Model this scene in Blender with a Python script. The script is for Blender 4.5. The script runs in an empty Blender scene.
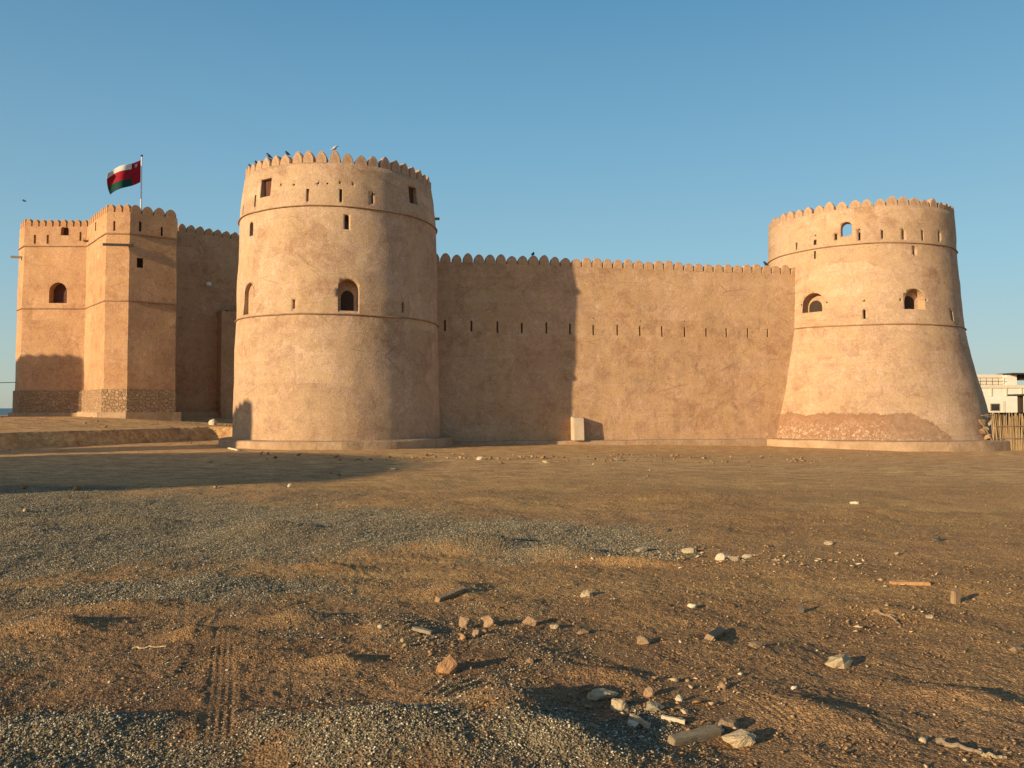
import bpy, bmesh, math, random
import numpy as np
from mathutils import Vector, Matrix, noise as mnoise

random.seed(7)
rng = np.random.default_rng(11)
R = math.radians
scene = bpy.context.scene
COL = scene.collection

# ------------------------------------------------------------------ camera
F_PX = 800.0
HORIZON = 408.0
EYE = 1.70
PITCH = math.atan((HORIZON - 384) / F_PX)
cam_d = bpy.data.cameras.new('camera')
cam_d.sensor_width = 36
cam_d.lens = F_PX / 1024 * 36
cam_d.clip_start = 0.1
cam_d.clip_end = 20000
cam = bpy.data.objects.new('camera', cam_d)
COL.objects.link(cam)
cam.location = (0, 0, EYE)
cam.rotation_euler = (math.pi / 2 + PITCH, 0, 0)
scene.camera = cam

def ray(px, py):
    a, b = (px - 512) / F_PX, (384 - py) / F_PX
    return Vector((a, math.cos(PITCH) - b * math.sin(PITCH), math.sin(PITCH) + b * math.cos(PITCH)))

def at_depth(px, py, Y):
    d = ray(px, py)
    return Vector((0, 0, EYE)) + d * (Y / d.y)

# ------------------------------------------------------------------ sun, sky
SUN_A, SUN_E = R(38), R(12.5)          # light travels towards (cos A, sin A)
LDIR = Vector((math.cos(SUN_A) * math.cos(SUN_E), math.sin(SUN_A) * math.cos(SUN_E), -math.sin(SUN_E)))
sl = bpy.data.lights.new('sun', 'SUN')
sl.energy = 4.6
sl.angle = R(0.55)
sl.color = (1.0, 0.77, 0.475)
so = bpy.data.objects.new('sun', sl)
COL.objects.link(so)
so.rotation_euler = LDIR.to_track_quat('-Z', 'Y').to_euler()
so.location = (-60, -60, 40)

w = bpy.data.worlds.new('World')
scene.world = w
w.use_nodes = True
nt = w.node_tree
bg = nt.nodes['Background']
sky = nt.nodes.new('ShaderNodeTexSky')
sky.sky_type = 'NISHITA'
sky.sun_disc = False
sky.sun_elevation = SUN_E
# sun sits at azimuth of -LDIR; rotation 0 is +Y, clockwise positive
sdir = -LDIR
sky.sun_rotation = math.atan2(sdir.x, sdir.y)
sky.altitude = 0
sky.air_density = 1.0
sky.dust_density = 0.6
sky.ozone_density = 1.6
# clear evening air: the physical sky blended with a hazier, cooler elevation gradient
EXPO = 0.5
def lin(*c): return [((v / 255) / 12.92 if v < 10 else ((v / 255 + .055) / 1.055) ** 2.4) for v in c]
tcw = nt.nodes.new('ShaderNodeTexCoord'); sxw = nt.nodes.new('ShaderNodeSeparateXYZ')
nt.links.new(tcw.outputs['Generated'], sxw.inputs[0])
rw = nt.nodes.new('ShaderNodeValToRGB')
stops = [(0.0, (184, 194, 184)), (0.06, (172, 197, 200)), (0.16, (148, 194, 212)), (0.30, (122, 176, 206)), (0.46, (90, 150, 189)), (0.7, (84, 112, 150)), (1.0, (84, 100, 140))]
while len(rw.color_ramp.elements) < len(stops): rw.color_ramp.elements.new(0.5)
for i, (p_, c_) in enumerate(stops):
    rw.color_ramp.elements[i].position = p_
    rw.color_ramp.elements[i].color = (*[v / 2 ** EXPO for v in lin(*c_)], 1)
nt.links.new(sxw.outputs[2], rw.inputs[0])
gain = nt.nodes.new('ShaderNodeVectorMath'); gain.operation = 'SCALE'; gain.inputs['Scale'].default_value = 10.0
nt.links.new(rw.outputs[0], gain.inputs[0])
mixw = nt.nodes.new('ShaderNodeMix'); mixw.data_type = 'RGBA'; 
# nearer the sun (behind the camera) more of the warm physical sky comes through
dotw = nt.nodes.new('ShaderNodeVectorMath'); dotw.operation = 'DOT_PRODUCT'
nt.links.new(tcw.outputs['Generated'], dotw.inputs[0]); dotw.inputs[1].default_value = tuple(sdir)
mr = nt.nodes.new('ShaderNodeMapRange'); mr.inputs[1].default_value = -0.35; mr.inputs[2].default_value = 0.8; mr.inputs[3].default_value = 0.85; mr.inputs[4].default_value = 0.25
nt.links.new(dotw.outputs['Value'], mr.inputs[0]); nt.links.new(mr.outputs[0], mixw.inputs[0])
nt.links.new(sky.outputs[0], mixw.inputs[6]); nt.links.new(gain.outputs[0], mixw.inputs[7])
nt.links.new(mixw.outputs[2], bg.inputs[0])
bg.inputs[1].default_value = 0.10
scene.view_settings.view_transform = 'Standard'
scene.view_settings.look = 'None'
scene.view_settings.exposure = EXPO
scene.view_settings.gamma = 1

# ------------------------------------------------------------------ helpers
def tag(o, label=None, cat=None, group=None, kind=None):
    if label: o['label'] = label
    if cat: o['category'] = cat
    if group: o['group'] = group
    if kind: o['kind'] = kind
    return o

def thing(name, label, cat, loc=(0, 0, 0), rz=0, group=None):
    o = bpy.data.objects.new(name, None)
    o.empty_display_size = 0.3
    COL.objects.link(o)
    o.location = loc
    o.rotation_euler = (0, 0, rz)
    return tag(o, label, cat, group)

def link_mesh(name, me, parent=None, mat=None):
    o = bpy.data.objects.new(name, me)
    COL.objects.link(o)
    if mat is not None:
        me.materials.clear()
        me.materials.append(mat)
    if parent is not None:
        o.parent = parent
    return o

def from_bm(name, bm, parent=None, mat=None, smooth=False):
    me = bpy.data.meshes.new(name)
    bm.normal_update()
    bm.to_mesh(me)
    bm.free()
    if smooth:
        me.polygons.foreach_set('use_smooth', [True] * len(me.polygons))
    return link_mesh(name, me, parent, mat)

def bm_box(bm, c, s, rot=None, taper=1.0):
    """box centred at c, sizes s, optional 3x3 rotation, top taper"""
    vs = []
    for sx in (-.5, .5):
        for sy in (-.5, .5):
            for sz in (-.5, .5):
                t = taper if sz > 0 else 1.0
                v = Vector((sx * s[0] * t, sy * s[1] * t, sz * s[2]))
                if rot is not None: v = rot @ v
                vs.append(bm.verts.new(v + Vector(c)))
    for f in ((0, 1, 3, 2), (4, 6, 7, 5), (0, 4, 5, 1), (2, 3, 7, 6), (0, 2, 6, 4), (1, 5, 7, 3)):
        bm.faces.new([vs[i] for i in f])
    return vs

def bm_tube(bm, pts, rad, n=6):
    rings = []
    for i, p in enumerate(pts):
        p = Vector(p)
        a = Vector(pts[max(i - 1, 0)]); b = Vector(pts[min(i + 1, len(pts) - 1)])
        t = (b - a).normalized()
        u = t.orthogonal().normalized(); v = t.cross(u)
        r = rad[i] if hasattr(rad, '__len__') else rad
        rings.append([bm.verts.new(p + (u * math.cos(k * 2 * math.pi / n) + v * math.sin(k * 2 * math.pi / n)) * r) for k in range(n)])
    for a, b in zip(rings, rings[1:]):
        for k in range(n):
            bm.faces.new((a[k], a[(k + 1) % n], b[(k + 1) % n], b[k]))
    bm.faces.new(rings[0][::-1]); bm.faces.new(rings[-1])

def bm_prism(bm, prof, d0, d1, M=None):
    """profile (u,v) in the local x/z plane, extruded along local y from d0 to d1"""
    A = [Vector((u, d0, v)) for u, v in prof]; B = [Vector((u, d1, v)) for u, v in prof]
    if M is not None:
        A = [M @ p for p in A]; B = [M @ p for p in B]
    a = [bm.verts.new(p) for p in A]; b = [bm.verts.new(p) for p in B]
    n = len(a)
    bm.faces.new(a); bm.faces.new(b[::-1])
    for i in range(n):
        bm.faces.new((a[i], b[i], b[(i + 1) % n], a[(i + 1) % n]))
    return a, b

def arch_prof(wd, ht, pointed=0.15, n=8):
    """opening profile centred on u=0, from v=-ht/2 to ht/2, round or slightly pointed head"""
    hw = wd / 2
    rise = min(hw * (1 + pointed), ht * 0.6)
    sp = ht / 2 - rise
    pts = [(-hw, -ht / 2), (hw, -ht / 2)]
    for i in range(n + 1):
        a = i / n * math.pi
        x = hw * math.cos(a)
        y = sp + rise * (math.sin(a) ** (0.9 if pointed else 1)) * (1 - pointed * 0.4 * abs(math.cos(a)) * math.sin(a))
        pts.append((x, y))
    return pts

def rect_prof(wd, ht):
    return [(-wd / 2, -ht / 2), (wd / 2, -ht / 2), (wd / 2, ht / 2), (-wd / 2, ht / 2)]

# ------------------------------------------------------------------ node helper
class NT:
    def __init__(self, name):
        self.m = bpy.data.materials.new(name)
        self.m.use_nodes = True
        self.t = self.m.node_tree
        self.b = self.t.nodes['Principled BSDF']
        self.b.inputs['Roughness'].default_value = 0.95
        self.b.inputs['Specular IOR Level'].default_value = 0.15
        self.x = 0
    def n(self, typ, **kw):
        nd = self.t.nodes.new(typ)
        for k, v in kw.items(): setattr(nd, k, v)
        return nd
    def l(self, a, b): self.t.links.new(a, b)
    def coord(self, kind='Object', scale=(1, 1, 1), loc=(0, 0, 0)):
        tc = self.n('ShaderNodeTexCoord'); mp = self.n('ShaderNodeMapping')
        mp.inputs['Scale'].default_value = scale; mp.inputs['Location'].default_value = loc
        self.l(tc.outputs[kind], mp.inputs[0]); return mp.outputs[0]
    def noise(self, co, scale, detail=4, rough=0.55, dist=0.0):
        nd = self.n('ShaderNodeTexNoise')
        nd.inputs['Scale'].default_value = scale; nd.inputs['Detail'].default_value = detail
        nd.inputs['Roughness'].default_value = rough; nd.inputs['Distortion'].default_value = dist
        self.l(co, nd.inputs['Vector']); return nd.outputs['Fac']
    def ramp(self, fac, a, b, ca=(0, 0, 0, 1), cb=(1, 1, 1, 1)):
        r = self.n('ShaderNodeValToRGB')
        r.color_ramp.elements[0].position = a; r.color_ramp.elements[1].position = b
        r.color_ramp.elements[0].color = ca; r.color_ramp.elements[1].color = cb
        self.l(fac, r.inputs[0]); return r.outputs[0]
    def mix(self, fac, a, b, mode='MIX'):
        m = self.n('ShaderNodeMix', data_type='RGBA', blend_type=mode)
        for s, v in ((0, fac), (6, a), (7, b)):
            if isinstance(v, (int, float)): m.inputs[s].default_value = v
            elif isinstance(v, (tuple, list)): m.inputs[s].default_value = (*v[:3], 1)
            else: self.l(v, m.inputs[s])
        return m.outputs[2]
    def math(self, op, a, b=0.0, clamp=False):
        m = self.n('ShaderNodeMath', operation=op, use_clamp=clamp)
        for s, v in ((0, a), (1, b)):
            if isinstance(v, (int, float)): m.inputs[s].default_value = v
            else: self.l(v, m.inputs[s])
        return m.outputs[0]
    def bump(self, h, strength=0.5, dist=0.02, normal=None):
        b = self.n('ShaderNodeBump')
        b.inputs['Strength'].default_value = strength; b.inputs['Distance'].default_value = dist
        self.l(h, b.inputs['Height'])
        if normal is not None: self.l(normal, b.inputs['Normal'])
        return b.outputs[0]
    def out(self, col=None, nrm=None, rough=None):
        if col is not None:
            if isinstance(col, (tuple, list)): self.b.inputs['Base Color'].default_value = (*col[:3], 1)
            else: self.l(col, self.b.inputs['Base Color'])
        if nrm is not None: self.l(nrm, self.b.inputs['Normal'])
        if rough is not None: self.b.inputs['Roughness'].default_value = rough
        return self.m

def plaster(name, base, dark, light, scour=None, seed=0.0):
    k = NT(name)
    co = k.coord(loc=(seed, seed * 1.7, seed * .3))
    n1 = k.noise(co, 0.32, 5, 0.62, 0.6)
    n2 = k.noise(co, 1.7, 6, 0.65, 0.3)
    n3 = k.noise(co, 14, 4, 0.6)
    st = k.noise(k.coord(scale=(1.6, 1.6, 0.16), loc=(seed, 0, 0)), 1.1, 5, 0.6, 0.4)      # run-off streaks
    hz = k.noise(k.coord(scale=(0.12, 0.12, 1.5), loc=(0, seed, 0)), 1.0, 4, 0.6, 0.2)       # horizontal lifts of the render
    c = k.mix(k.ramp(n1, 0.36, 0.68), dark, base)
    c = k.mix(k.ramp(n2, 0.45, 0.78), c, light)
    c = k.mix(k.math('MULTIPLY', k.ramp(st, 0.48, 0.70), 0.55), c, dark)
    c = k.mix(k.math('MULTIPLY', k.ramp(hz, 0.5, 0.7), 0.4), c, light)
    # rectangular repair patches, hand plastered
    vo = k.n('ShaderNodeTexVoronoi', distance='CHEBYCHEV')
    vo.inputs['Scale'].default_value = 0.42; vo.inputs['Randomness'].default_value = 0.85
    k.l(k.coord(scale=(1, 1, 1.25), loc=(seed * 2, 0, 1)), vo.inputs['Vector'])
    sp = k.n('ShaderNodeSeparateColor'); k.l(vo.outputs['Color'], sp.inputs[0])
    c = k.mix(k.math('MULTIPLY', k.ramp(sp.outputs[0], 0.55, 0.95), 0.42), c, tuple(v * 0.80 for v in base))
    c = k.mix(k.math('MULTIPLY', k.ramp(sp.outputs[1], 0.6, 0.95), 0.34), c, tuple(min(1, v * 1.2) for v in light))
    sm = k.ramp(n3, 0.32, 0.72)
    c = k.mix(0.15, c, sm, 'OVERLAY')
    mid = k.ramp(k.noise(k.coord(scale=(1, 1, 0.8), loc=(seed, 3, 0)), 2.6, 7, 0.72, 1.2), 0.3, 0.72)
    c = k.mix(0.22, c, mid, 'OVERLAY')
    hv = k.noise(k.coord(scale=(1, 1, 1.3), loc=(seed, 7, 4)), 0.8, 5, 0.7, 0.8)
    c = k.mix(k.math('MULTIPLY', k.ramp(hv, 0.5, 0.66), 0.4), c, (base[0] * 1.02, base[1] * 0.90, base[2] * 1.04))
    c = k.mix(k.math('MULTIPLY', k.ramp(hv, 0.50, 0.34), 0.4), c, (base[0] * 0.97, base[1] * 1.04, base[2] * 0.84))
    c = k.mix(0.30, c, k.ramp(k.noise(co, 22, 5, 0.8), 0.33, 0.67), 'OVERLAY')
    # joints between the day's lifts of render: faint broken level lines
    sz_ = k.n('ShaderNodeSeparateXYZ'); k.l(co, sz_.inputs[0])
    zz_ = k.math('ADD', sz_.outputs[2], k.math('MULTIPLY', k.noise(co, 0.7, 3), 0.35))
    fr = k.math('FRACT', k.math('MULTIPLY', zz_, 1 / 1.33))
    jl = k.math('MULTIPLY', k.math('LESS_THAN', fr, 0.022), k.ramp(k.noise(co, 1.1, 4, 0.7), 0.46, 0.60))
    c = k.mix(k.math('MULTIPLY', jl, 0.42), c, tuple(v * .55 for v in dark))
    c = k.mix(k.math('MULTIPLY', k.math('MULTIPLY', k.ramp(fr, 0.0, 0.25, (1, 1, 1, 1), (0, 0, 0, 1)), k.ramp(n1, 0.4, 0.6)), 0.22), c, light)
    # hairline cracks, mostly level, only here and there
    wv = k.n('ShaderNodeTexVoronoi', feature='DISTANCE_TO_EDGE'); wv.inputs['Scale'].default_value = 0.55
    dn = k.n('ShaderNodeTexNoise'); dn.inputs['Scale'].default_value = 1.3; dn.inputs['Detail'].default_value = 5
    cw = k.coord(scale=(0.55, 0.55, 1.5), loc=(seed, 2, 0)); k.l(cw, dn.inputs['Vector'])
    ad = k.n('ShaderNodeMix', data_type='RGBA'); ad.inputs[0].default_value = 0.22; k.l(cw, ad.inputs[6]); k.l(dn.outputs['Color'], ad.inputs[7])
    k.l(ad.outputs[2], wv.inputs['Vector'])
    crk = k.math('MULTIPLY', k.ramp(wv.outputs['Distance'], 0.004, 0.016, (1, 1, 1, 1), (0, 0, 0, 1)), k.ramp(k.noise(co, 0.5, 3), 0.55, 0.65))
    c = k.mix(k.math('MULTIPLY', crk, 0.45), c, tuple(v * .55 for v in dark))
    # small pocks where the render has fallen
    pk = k.ramp(k.noise(co, 5.5, 3, 0.7, 0.8), 0.66, 0.72)
    c = k.mix(k.math('MULTIPLY', pk, 0.28), c, dark)
    h = k.math('ADD', k.math('MULTIPLY', n2, 1.0), k.math('MULTIPLY', n3, 0.42))
    h = k.math('ADD', h, k.math('MULTIPLY', k.noise(co, 32, 4, 0.7), 0.30))
    h = k.math('SUBTRACT', h, k.math('MULTIPLY', pk, 0.2))
    if scour is not None:
        c, h = scour(k, co, c, h)
    return k.out(c, k.bump(h, 0.55, 0.06))

P_BASE, P_DARK, P_LIGHT = (0.495, 0.326, 0.213), (0.38, 0.230, 0.138), (0.57, 0.400, 0.275)
M_PLASTER = plaster('tower_plaster', P_BASE, P_DARK, P_LIGHT)
M_WALL = plaster('curtain_wall_plaster', (0.525, 0.322, 0.190), (0.40, 0.228, 0.126), (0.59, 0.390, 0.252), seed=5.3)
M_KEEP = plaster('keep_plaster', (0.505, 0.292, 0.165), (0.40, 0.205, 0.105), (0.56, 0.345, 0.205), seed=9.1)

def scour_patch(k, co, c, h):
    # bare stone along the foot of the tower where the plaster has come off
    sx = k.n('ShaderNodeSeparateXYZ'); k.l(k.coord(), sx.inputs[0])
    ang = k.math('ARCTAN2', sx.outputs[0], k.math('MULTIPLY', sx.outputs[1], -1.0))  # 0 towards -Y
    wob = k.math('MULTIPLY', k.math('SUBTRACT', k.noise(co, 1.2, 6, 0.72), 0.5), 0.95)
    # limit height falls to nothing at the right end in an arc
    t = k.math('SUBTRACT', 0.27, ang)               # positive on the left of the end
    arc = k.math('POWER', k.math('MULTIPLY', t, 1 / 0.30, clamp=True), 0.5)
    lim = k.math('ADD', k.math('MULTIPLY', arc, 1.72), k.math('ADD', wob, -0.32))
    msk = k.math('MULTIPLY', k.math('SUBTRACT', lim, sx.outputs[2]), 16.0, clamp=True)
    msk = k.math('MULTIPLY', msk, k.math('GREATER_THAN', t, 0.0))
    fine = k.noise(co, 7, 6, 0.75, 0.8)
    stone = k.mix(k.ramp(k.noise(co, 2.2, 5, 0.7, 0.6), 0.35, 0.65), (0.27, 0.160, 0.095), (0.38, 0.24, 0.15))
    left = k.math('MULTIPLY', k.math('SUBTRACT', -0.18, ang), 14.0, clamp=True)      # redder, more broken half
    stone = k.mix(k.math('MULTIPLY', left, k.ramp(fine, 0.40, 0.60)), stone, (0.30, 0.145, 0.075))
    salt = k.ramp(k.noise(co, 6.5, 7, 0.8, 0.9), 0.52, 0.60)
    low = k.math('MULTIPLY', k.math('SUBTRACT', k.math('ADD', 0.55, k.math('MULTIPLY', left, 0.7)), sx.outputs[2]), 1.2, clamp=True)
    stone = k.mix(k.math('MULTIPLY', salt, low), stone, (0.60, 0.47, 0.33))
    edge = k.math('MULTIPLY', k.math('SUBTRACT', 0.18, k.math('SUBTRACT', lim, sx.outputs[2])), 6.0, clamp=True)
    stone = k.mix(k.math('MULTIPLY', edge, 0.4), stone, (0.22, 0.115, 0.06))
    c = k.mix(msk, c, stone)
    h2 = k.math('ADD', k.math('MULTIPLY', fine, 1.3), h)
    hm = k.n('ShaderNodeMix', data_type='FLOAT')
    k.l(msk, hm.inputs[0]); k.l(h, hm.inputs[2]); k.l(k.math('SUBTRACT', h2, 1.6), hm.inputs[3])
    return c, hm.outputs[0]
M_SCOURED = plaster('scoured_tower_plaster', P_BASE, P_DARK, P_LIGHT, scour_patch, seed=3.1)

def rubble_mat(name, ca, cb, joint, scale):
    k = NT(name)
    co = k.coord()
    dn = k.n('ShaderNodeTexNoise'); dn.inputs['Scale'].default_value = 2.5
    k.l(co, dn.inputs['Vector'])
    cc = k.n('ShaderNodeMix', data_type='RGBA'); cc.inputs[0].default_value = 0.08
    k.l(co, cc.inputs[6]); k.l(dn.outputs['Color'], cc.inputs[7])
    vo = k.n('ShaderNodeTexVoronoi', feature='DISTANCE_TO_EDGE'); vo.inputs['Scale'].default_value = scale
    k.l(cc.outputs[2], vo.inputs['Vector'])
    v2 = k.n('ShaderNodeTexVoronoi'); v2.inputs['Scale'].default_value = scale
    k.l(cc.outputs[2], v2.inputs['Vector'])
    sp = k.n('ShaderNodeSeparateColor'); k.l(v2.outputs['Color'], sp.inputs[0])
    c = k.mix(sp.outputs[0], ca, cb)
    e = k.ramp(vo.outputs['Distance'], 0.02, 0.12)
    c = k.mix(e, joint, c)
    c = k.mix(0.25, c, k.noise(co, 9, 5, 0.65), 'OVERLAY')
    h = k.math('ADD', e, k.math('MULTIPLY', k.noise(co, 20, 4), 0.4))
    return k.out(c, k.bump(h, 0.8, 0.08))
M_RUBBLE = rubble_mat('rubble_masonry', (0.32, 0.20, 0.11), (0.46, 0.30, 0.18), (0.33, 0.21, 0.12), 5.2)

def simple(name, a, b, scale=4.0, bump=0.3, dist=0.01, rough=0.9, stretch=(1, 1, 1)):
    k = NT(name)
    co = k.coord(scale=stretch)
    n = k.noise(co, scale, 6, 0.65, 0.3)
    c = k.mix(k.ramp(n, 0.3, 0.7), a, b)
    c = k.mix(0.18, c, k.noise(co, scale * 9, 3, 0.6), 'OVERLAY')
    h = k.math('ADD', n, k.math('MULTIPLY', k.noise(co, scale * 6, 4, 0.65), 0.5))
    return k.out(c, k.bump(h, bump, dist), rough)

M_PALEBLOCK = simple('pale_block_render', (0.50, 0.38, 0.26), (0.62, 0.48, 0.34), 1.6, 0.5, 0.04)
M_LEDGE = simple('shadow_toned_ledge_render', (0.24, 0.145, 0.085), (0.42, 0.27, 0.17), 2.5, 0.6, 0.03)  # ledge colour darkened to carry the thin shadow line of the string courses
M_PLINTH = simple('plinth_render', (0.33, 0.21, 0.12), (0.50, 0.345, 0.215), 1.3, 0.8, 0.08)
M_WOOD = simple('weathered_wood', (0.20, 0.14, 0.09), (0.36, 0.28, 0.19), 3, 0.5, 0.01, 0.85, (1, 1, 14))
M_GREYWOOD = simple('grey_driftwood', (0.20, 0.15, 0.09), (0.38, 0.30, 0.19), 4, 0.6, 0.01, 0.85, (1.5, 22, 22))
M_SHUTTER = simple('dark_red_shutter_wood', (0.085, 0.035, 0.025), (0.15, 0.065, 0.045), 4, 0.4, 0.01, 0.8, (10, 10, 1))
M_DARKWOOD = simple('dark_old_wood', (0.035, 0.025, 0.018), (0.075, 0.05, 0.035), 4, 0.4, 0.01, 0.8, (10, 10, 1))  # also colours the panels standing for shaded interiors in the arched tower windows
M_WHITE = simple('white_painted_wall', (0.62, 0.58, 0.50), (0.72, 0.68, 0.60), 0.7, 0.2, 0.01)
M_CREAM = simple('cream_painted_wall', (0.56, 0.49, 0.38), (0.64, 0.57, 0.45), 0.7, 0.2, 0.01)
M_STEEL = simple('white_painted_steel', (0.70, 0.68, 0.64), (0.80, 0.78, 0.74), 3, 0.1, 0.002, 0.45)
M_DARKMETAL = simple('dark_metal', (0.03, 0.03, 0.03), (0.06, 0.055, 0.05), 3, 0.2, 0.002, 0.6)
M_GLASSDARK = simple('dark_window_glass', (0.02, 0.022, 0.025), (0.04, 0.042, 0.045), 1, 0.0, 0.001, 0.15)
M_REED = simple('dry_palm_reed', (0.27, 0.18, 0.09), (0.46, 0.32, 0.17), 5, 0.4, 0.01, 0.85, (9, 9, 0.7))
M_CABLE = simple('black_cable', (0.02, 0.02, 0.02), (0.04, 0.04, 0.04), 3, 0.0)
M_CROW = simple('dark_feathers', (0.02, 0.02, 0.024), (0.045, 0.045, 0.05), 20, 0.2, 0.004, 0.6)
M_PIGEON = simple('pale_grey_feathers', (0.42, 0.42, 0.43), (0.62, 0.61, 0.60), 20, 0.2, 0.004, 0.7)
ROCKM = {
    'pale': simple('pale_limestone', (0.40, 0.30, 0.175), (0.54, 0.42, 0.26), 12, 0.8, 0.02),
    'orange': simple('orange_mud_stone', (0.36, 0.19, 0.085), (0.50, 0.29, 0.14), 14, 0.9, 0.02),
    'brown': simple('brown_stone', (0.26, 0.17, 0.10), (0.38, 0.26, 0.155), 14, 0.8, 0.02),
    'grey': simple('grey_stone', (0.25, 0.205, 0.14), (0.37, 0.31, 0.22), 14, 0.8, 0.02),
    'white': simple('chalky_white_stone', (0.52, 0.43, 0.29), (0.68, 0.57, 0.41), 14, 0.6, 0.01),
    'pink': simple('pinkish_stone', (0.36, 0.22, 0.12), (0.48, 0.31, 0.18), 14, 0.7, 0.02),
    'dark': simple('dark_stone', (0.08, 0.065, 0.05), (0.15, 0.12, 0.09), 14, 0.7, 0.02),
}

# ------------------------------------------------------------------ terrain function
_perm = rng.permutation(256)
_perm = np.concatenate([_perm, _perm])
_ga = rng.uniform(0, 2 * np.pi, 256)
_gx, _gy = np.cos(_ga), np.sin(_ga)

def perlin(x, y):
    xi = np.floor(x).astype(np.int64); yi = np.floor(y).astype(np.int64)
    xf, yf = x - xi, y - yi
    xi &= 255; yi &= 255
    u = xf * xf * xf * (xf * (xf * 6 - 15) + 10); v = yf * yf * yf * (yf * (yf * 6 - 15) + 10)
    def g(ix, iy, dx, dy):
        h = _perm[_perm[ix & 255] + (iy & 255)]
        return _gx[h] * dx + _gy[h] * dy
    a = g(xi, yi, xf, yf); b = g(xi + 1, yi, xf - 1, yf)
    c = g(xi, yi + 1, xf, yf - 1); d = g(xi + 1, yi + 1, xf - 1, yf - 1)
    return (a + u * (b - a)) + v * ((c + u * (d - c)) - (a + u * (b - a)))

def fbm(x, y, o=4, ro=0.5):
    s = 0; a = 1.0; f = 1.0
    for i in range(o):
        s = s + a * perlin(x * f + 17.3 * i, y * f - 9.1 * i); a *= ro; f *= 2.03
    return s

def sstep(a, b, x):
    t = np.clip((x - a) / (b - a), 0, 1)
    return t * t * (3 - 2 * t)

def gpt(px, py, z=0.0):
    """ground point under a pixel, at ground height z"""
    d = ray(px, py)
    t = (z - EYE) / d.z
    return d.x * t, d.y * t

# tyre tracks: polylines of ground points with width
def seg_track(pts, wd, ribs):
    return [gpt(*p) for p in pts], wd, ribs
TRACKS = [
    seg_track([(212, 800), (217, 740), (221, 690), (223, 655), (226, 618), (232, 590)], 0.165, 'long'),
    seg_track([(376, 612), (402, 634), (430, 658), (470, 690), (510, 722)], 0.24, 'cross'),
    seg_track([(596, 640), (640, 664), (676, 684), (730, 722), (790, 768), (830, 800)], 0.24, 'cross'),
    seg_track([(150, 720), (180, 690), (196, 668), (205, 640), (230, 612)], 0.16, 'cross'),
    seg_track([(330, 648), (372, 668), (430, 690), (480, 716)], 0.22, 'cross'),
    seg_track([(300, 604), (345, 598), (392, 606), (430, 628)], 0.18, 'cross'),
    seg_track([(640, 640), (690, 668), (740, 692), (800, 730)], 0.15, 'long'),
]

def track_height(x, y):
    z = np.zeros_like(x)
    m = np.zeros_like(x)
    for pts, wd, ribs in TRACKS:
        s0 = 0.0
        for (ax, ay), (bx, by) in zip(pts, pts[1:]):
            L = math.hypot(bx - ax, by - ay)
            tx, ty = (bx - ax) / L, (by - ay) / L
            sel = (np.abs(x - (ax + bx) / 2) < L / 2 + 0.5) & (np.abs(y - (ay + by) / 2) < L / 2 + 0.5)
            if not sel.any():
                s0 += L; continue
            xs, ys = x[sel], y[sel]
            t = (xs - ax) * tx + (ys - ay) * ty
            u = -(xs - ax) * ty + (ys - ay) * tx
            inside = (t >= 0) & (t < L)
            wob = 0.012 * np.sin((t + s0) * 6)
            e = 1 - sstep(wd * 0.42, wd * 0.58, np.abs(u + wob))
            fade = (0.06 + 0.64 * sstep(-0.15, 0.35, perlin(xs * 1.7 + 4, ys * 1.7))) * (0.35 + 0.65 * (1 - sstep(6.2, 7.4, ys)))
            if ribs == 'long':
                rb = 0.5 + 0.5 * np.cos(u / wd * 2 * np.pi * 4)
                rb = rb * (0.65 + 0.35 * np.sin((t + s0) * 2 * np.pi / 0.055))
            else:
                rb = 0.5 + 0.5 * np.sin((t + s0 + u * 0.5) * 2 * np.pi / 0.085)
                rb = rb * 1.9 - 0.5
            zz = (-0.009 + 0.012 * rb) * e * fade
            lip = np.exp(-((np.abs(u) - wd * 0.62) / 0.03) ** 2) * 0.003
            zz = (zz + lip * fade) * inside
            z[sel] += zz
            m[sel] = np.maximum(m[sel], e * inside)
            s0 += L
    return z, m

MOUNDS = []   # x, y, sx, sy, rot, h
def mound(px, py, sx, sy, rot, h):
    x, y = gpt(px, py); MOUNDS.append((x, y, sx, sy, rot, h))
mound(400, 748, 0.62, 0.30, R(-10), 0.15)     # heap of gravel at the bottom of the frame
mound(505, 722, 0.30, 0.24, R(-30), 0.15)
mound(560, 756, 0.28, 0.16, R(-30), 0.09)
mound(70, 740, 0.45, 0.18, R(12), 0.09)
mound(452, 588, 0.30, 0.22, R(35), 0.12)      # sand hump
mound(515, 604, 0.45, 0.3, R(10), 0.05)
mound(470, 545, 0.75, 0.30, R(8), 0.20)       # ridges that throw the thin dark shadows
mound(560, 552, 0.55, 0.16, R(-16), 0.14)
mound(625, 560, 0.50, 0.12, R(-14), 0.10)
mound(270, 533, 0.60, 0.30, R(6), 0.16)
mound(110, 522, 0.9, 0.25, R(5), 0.14)
mound(330, 566, 0.45, 0.16, R(5), 0.08)
mound(60, 626, 0.30, 0.16, R(-8), 0.11)
mound(190, 634, 0.20, 0.12, R(15), 0.07)
mound(120, 606, 0.40, 0.14, R(12), 0.08)
mound(300, 620, 0.26, 0.14, R(5), 0.08)
mound(390, 632, 0.26, 0.14, R(-20), 0.06)
mound(340, 668, 0.20, 0.10, R(-10), 0.05)
mound(600, 680, 0.26, 0.12, R(-20), 0.06)
mound(760, 655, 0.5, 0.3, R(-30), 0.05)
mound(880, 612, 0.30, 0.16, R(-40), 0.06)
mound(820, 720, 0.35, 0.16, R(-35), 0.05)
mound(960, 700, 0.35, 0.16, R(-35), 0.05)
mound(250, 660, 0.26, 0.10, R(10), 0.05)
mound(700, 500, 2.2, 0.5, R(3), 0.13)
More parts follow.
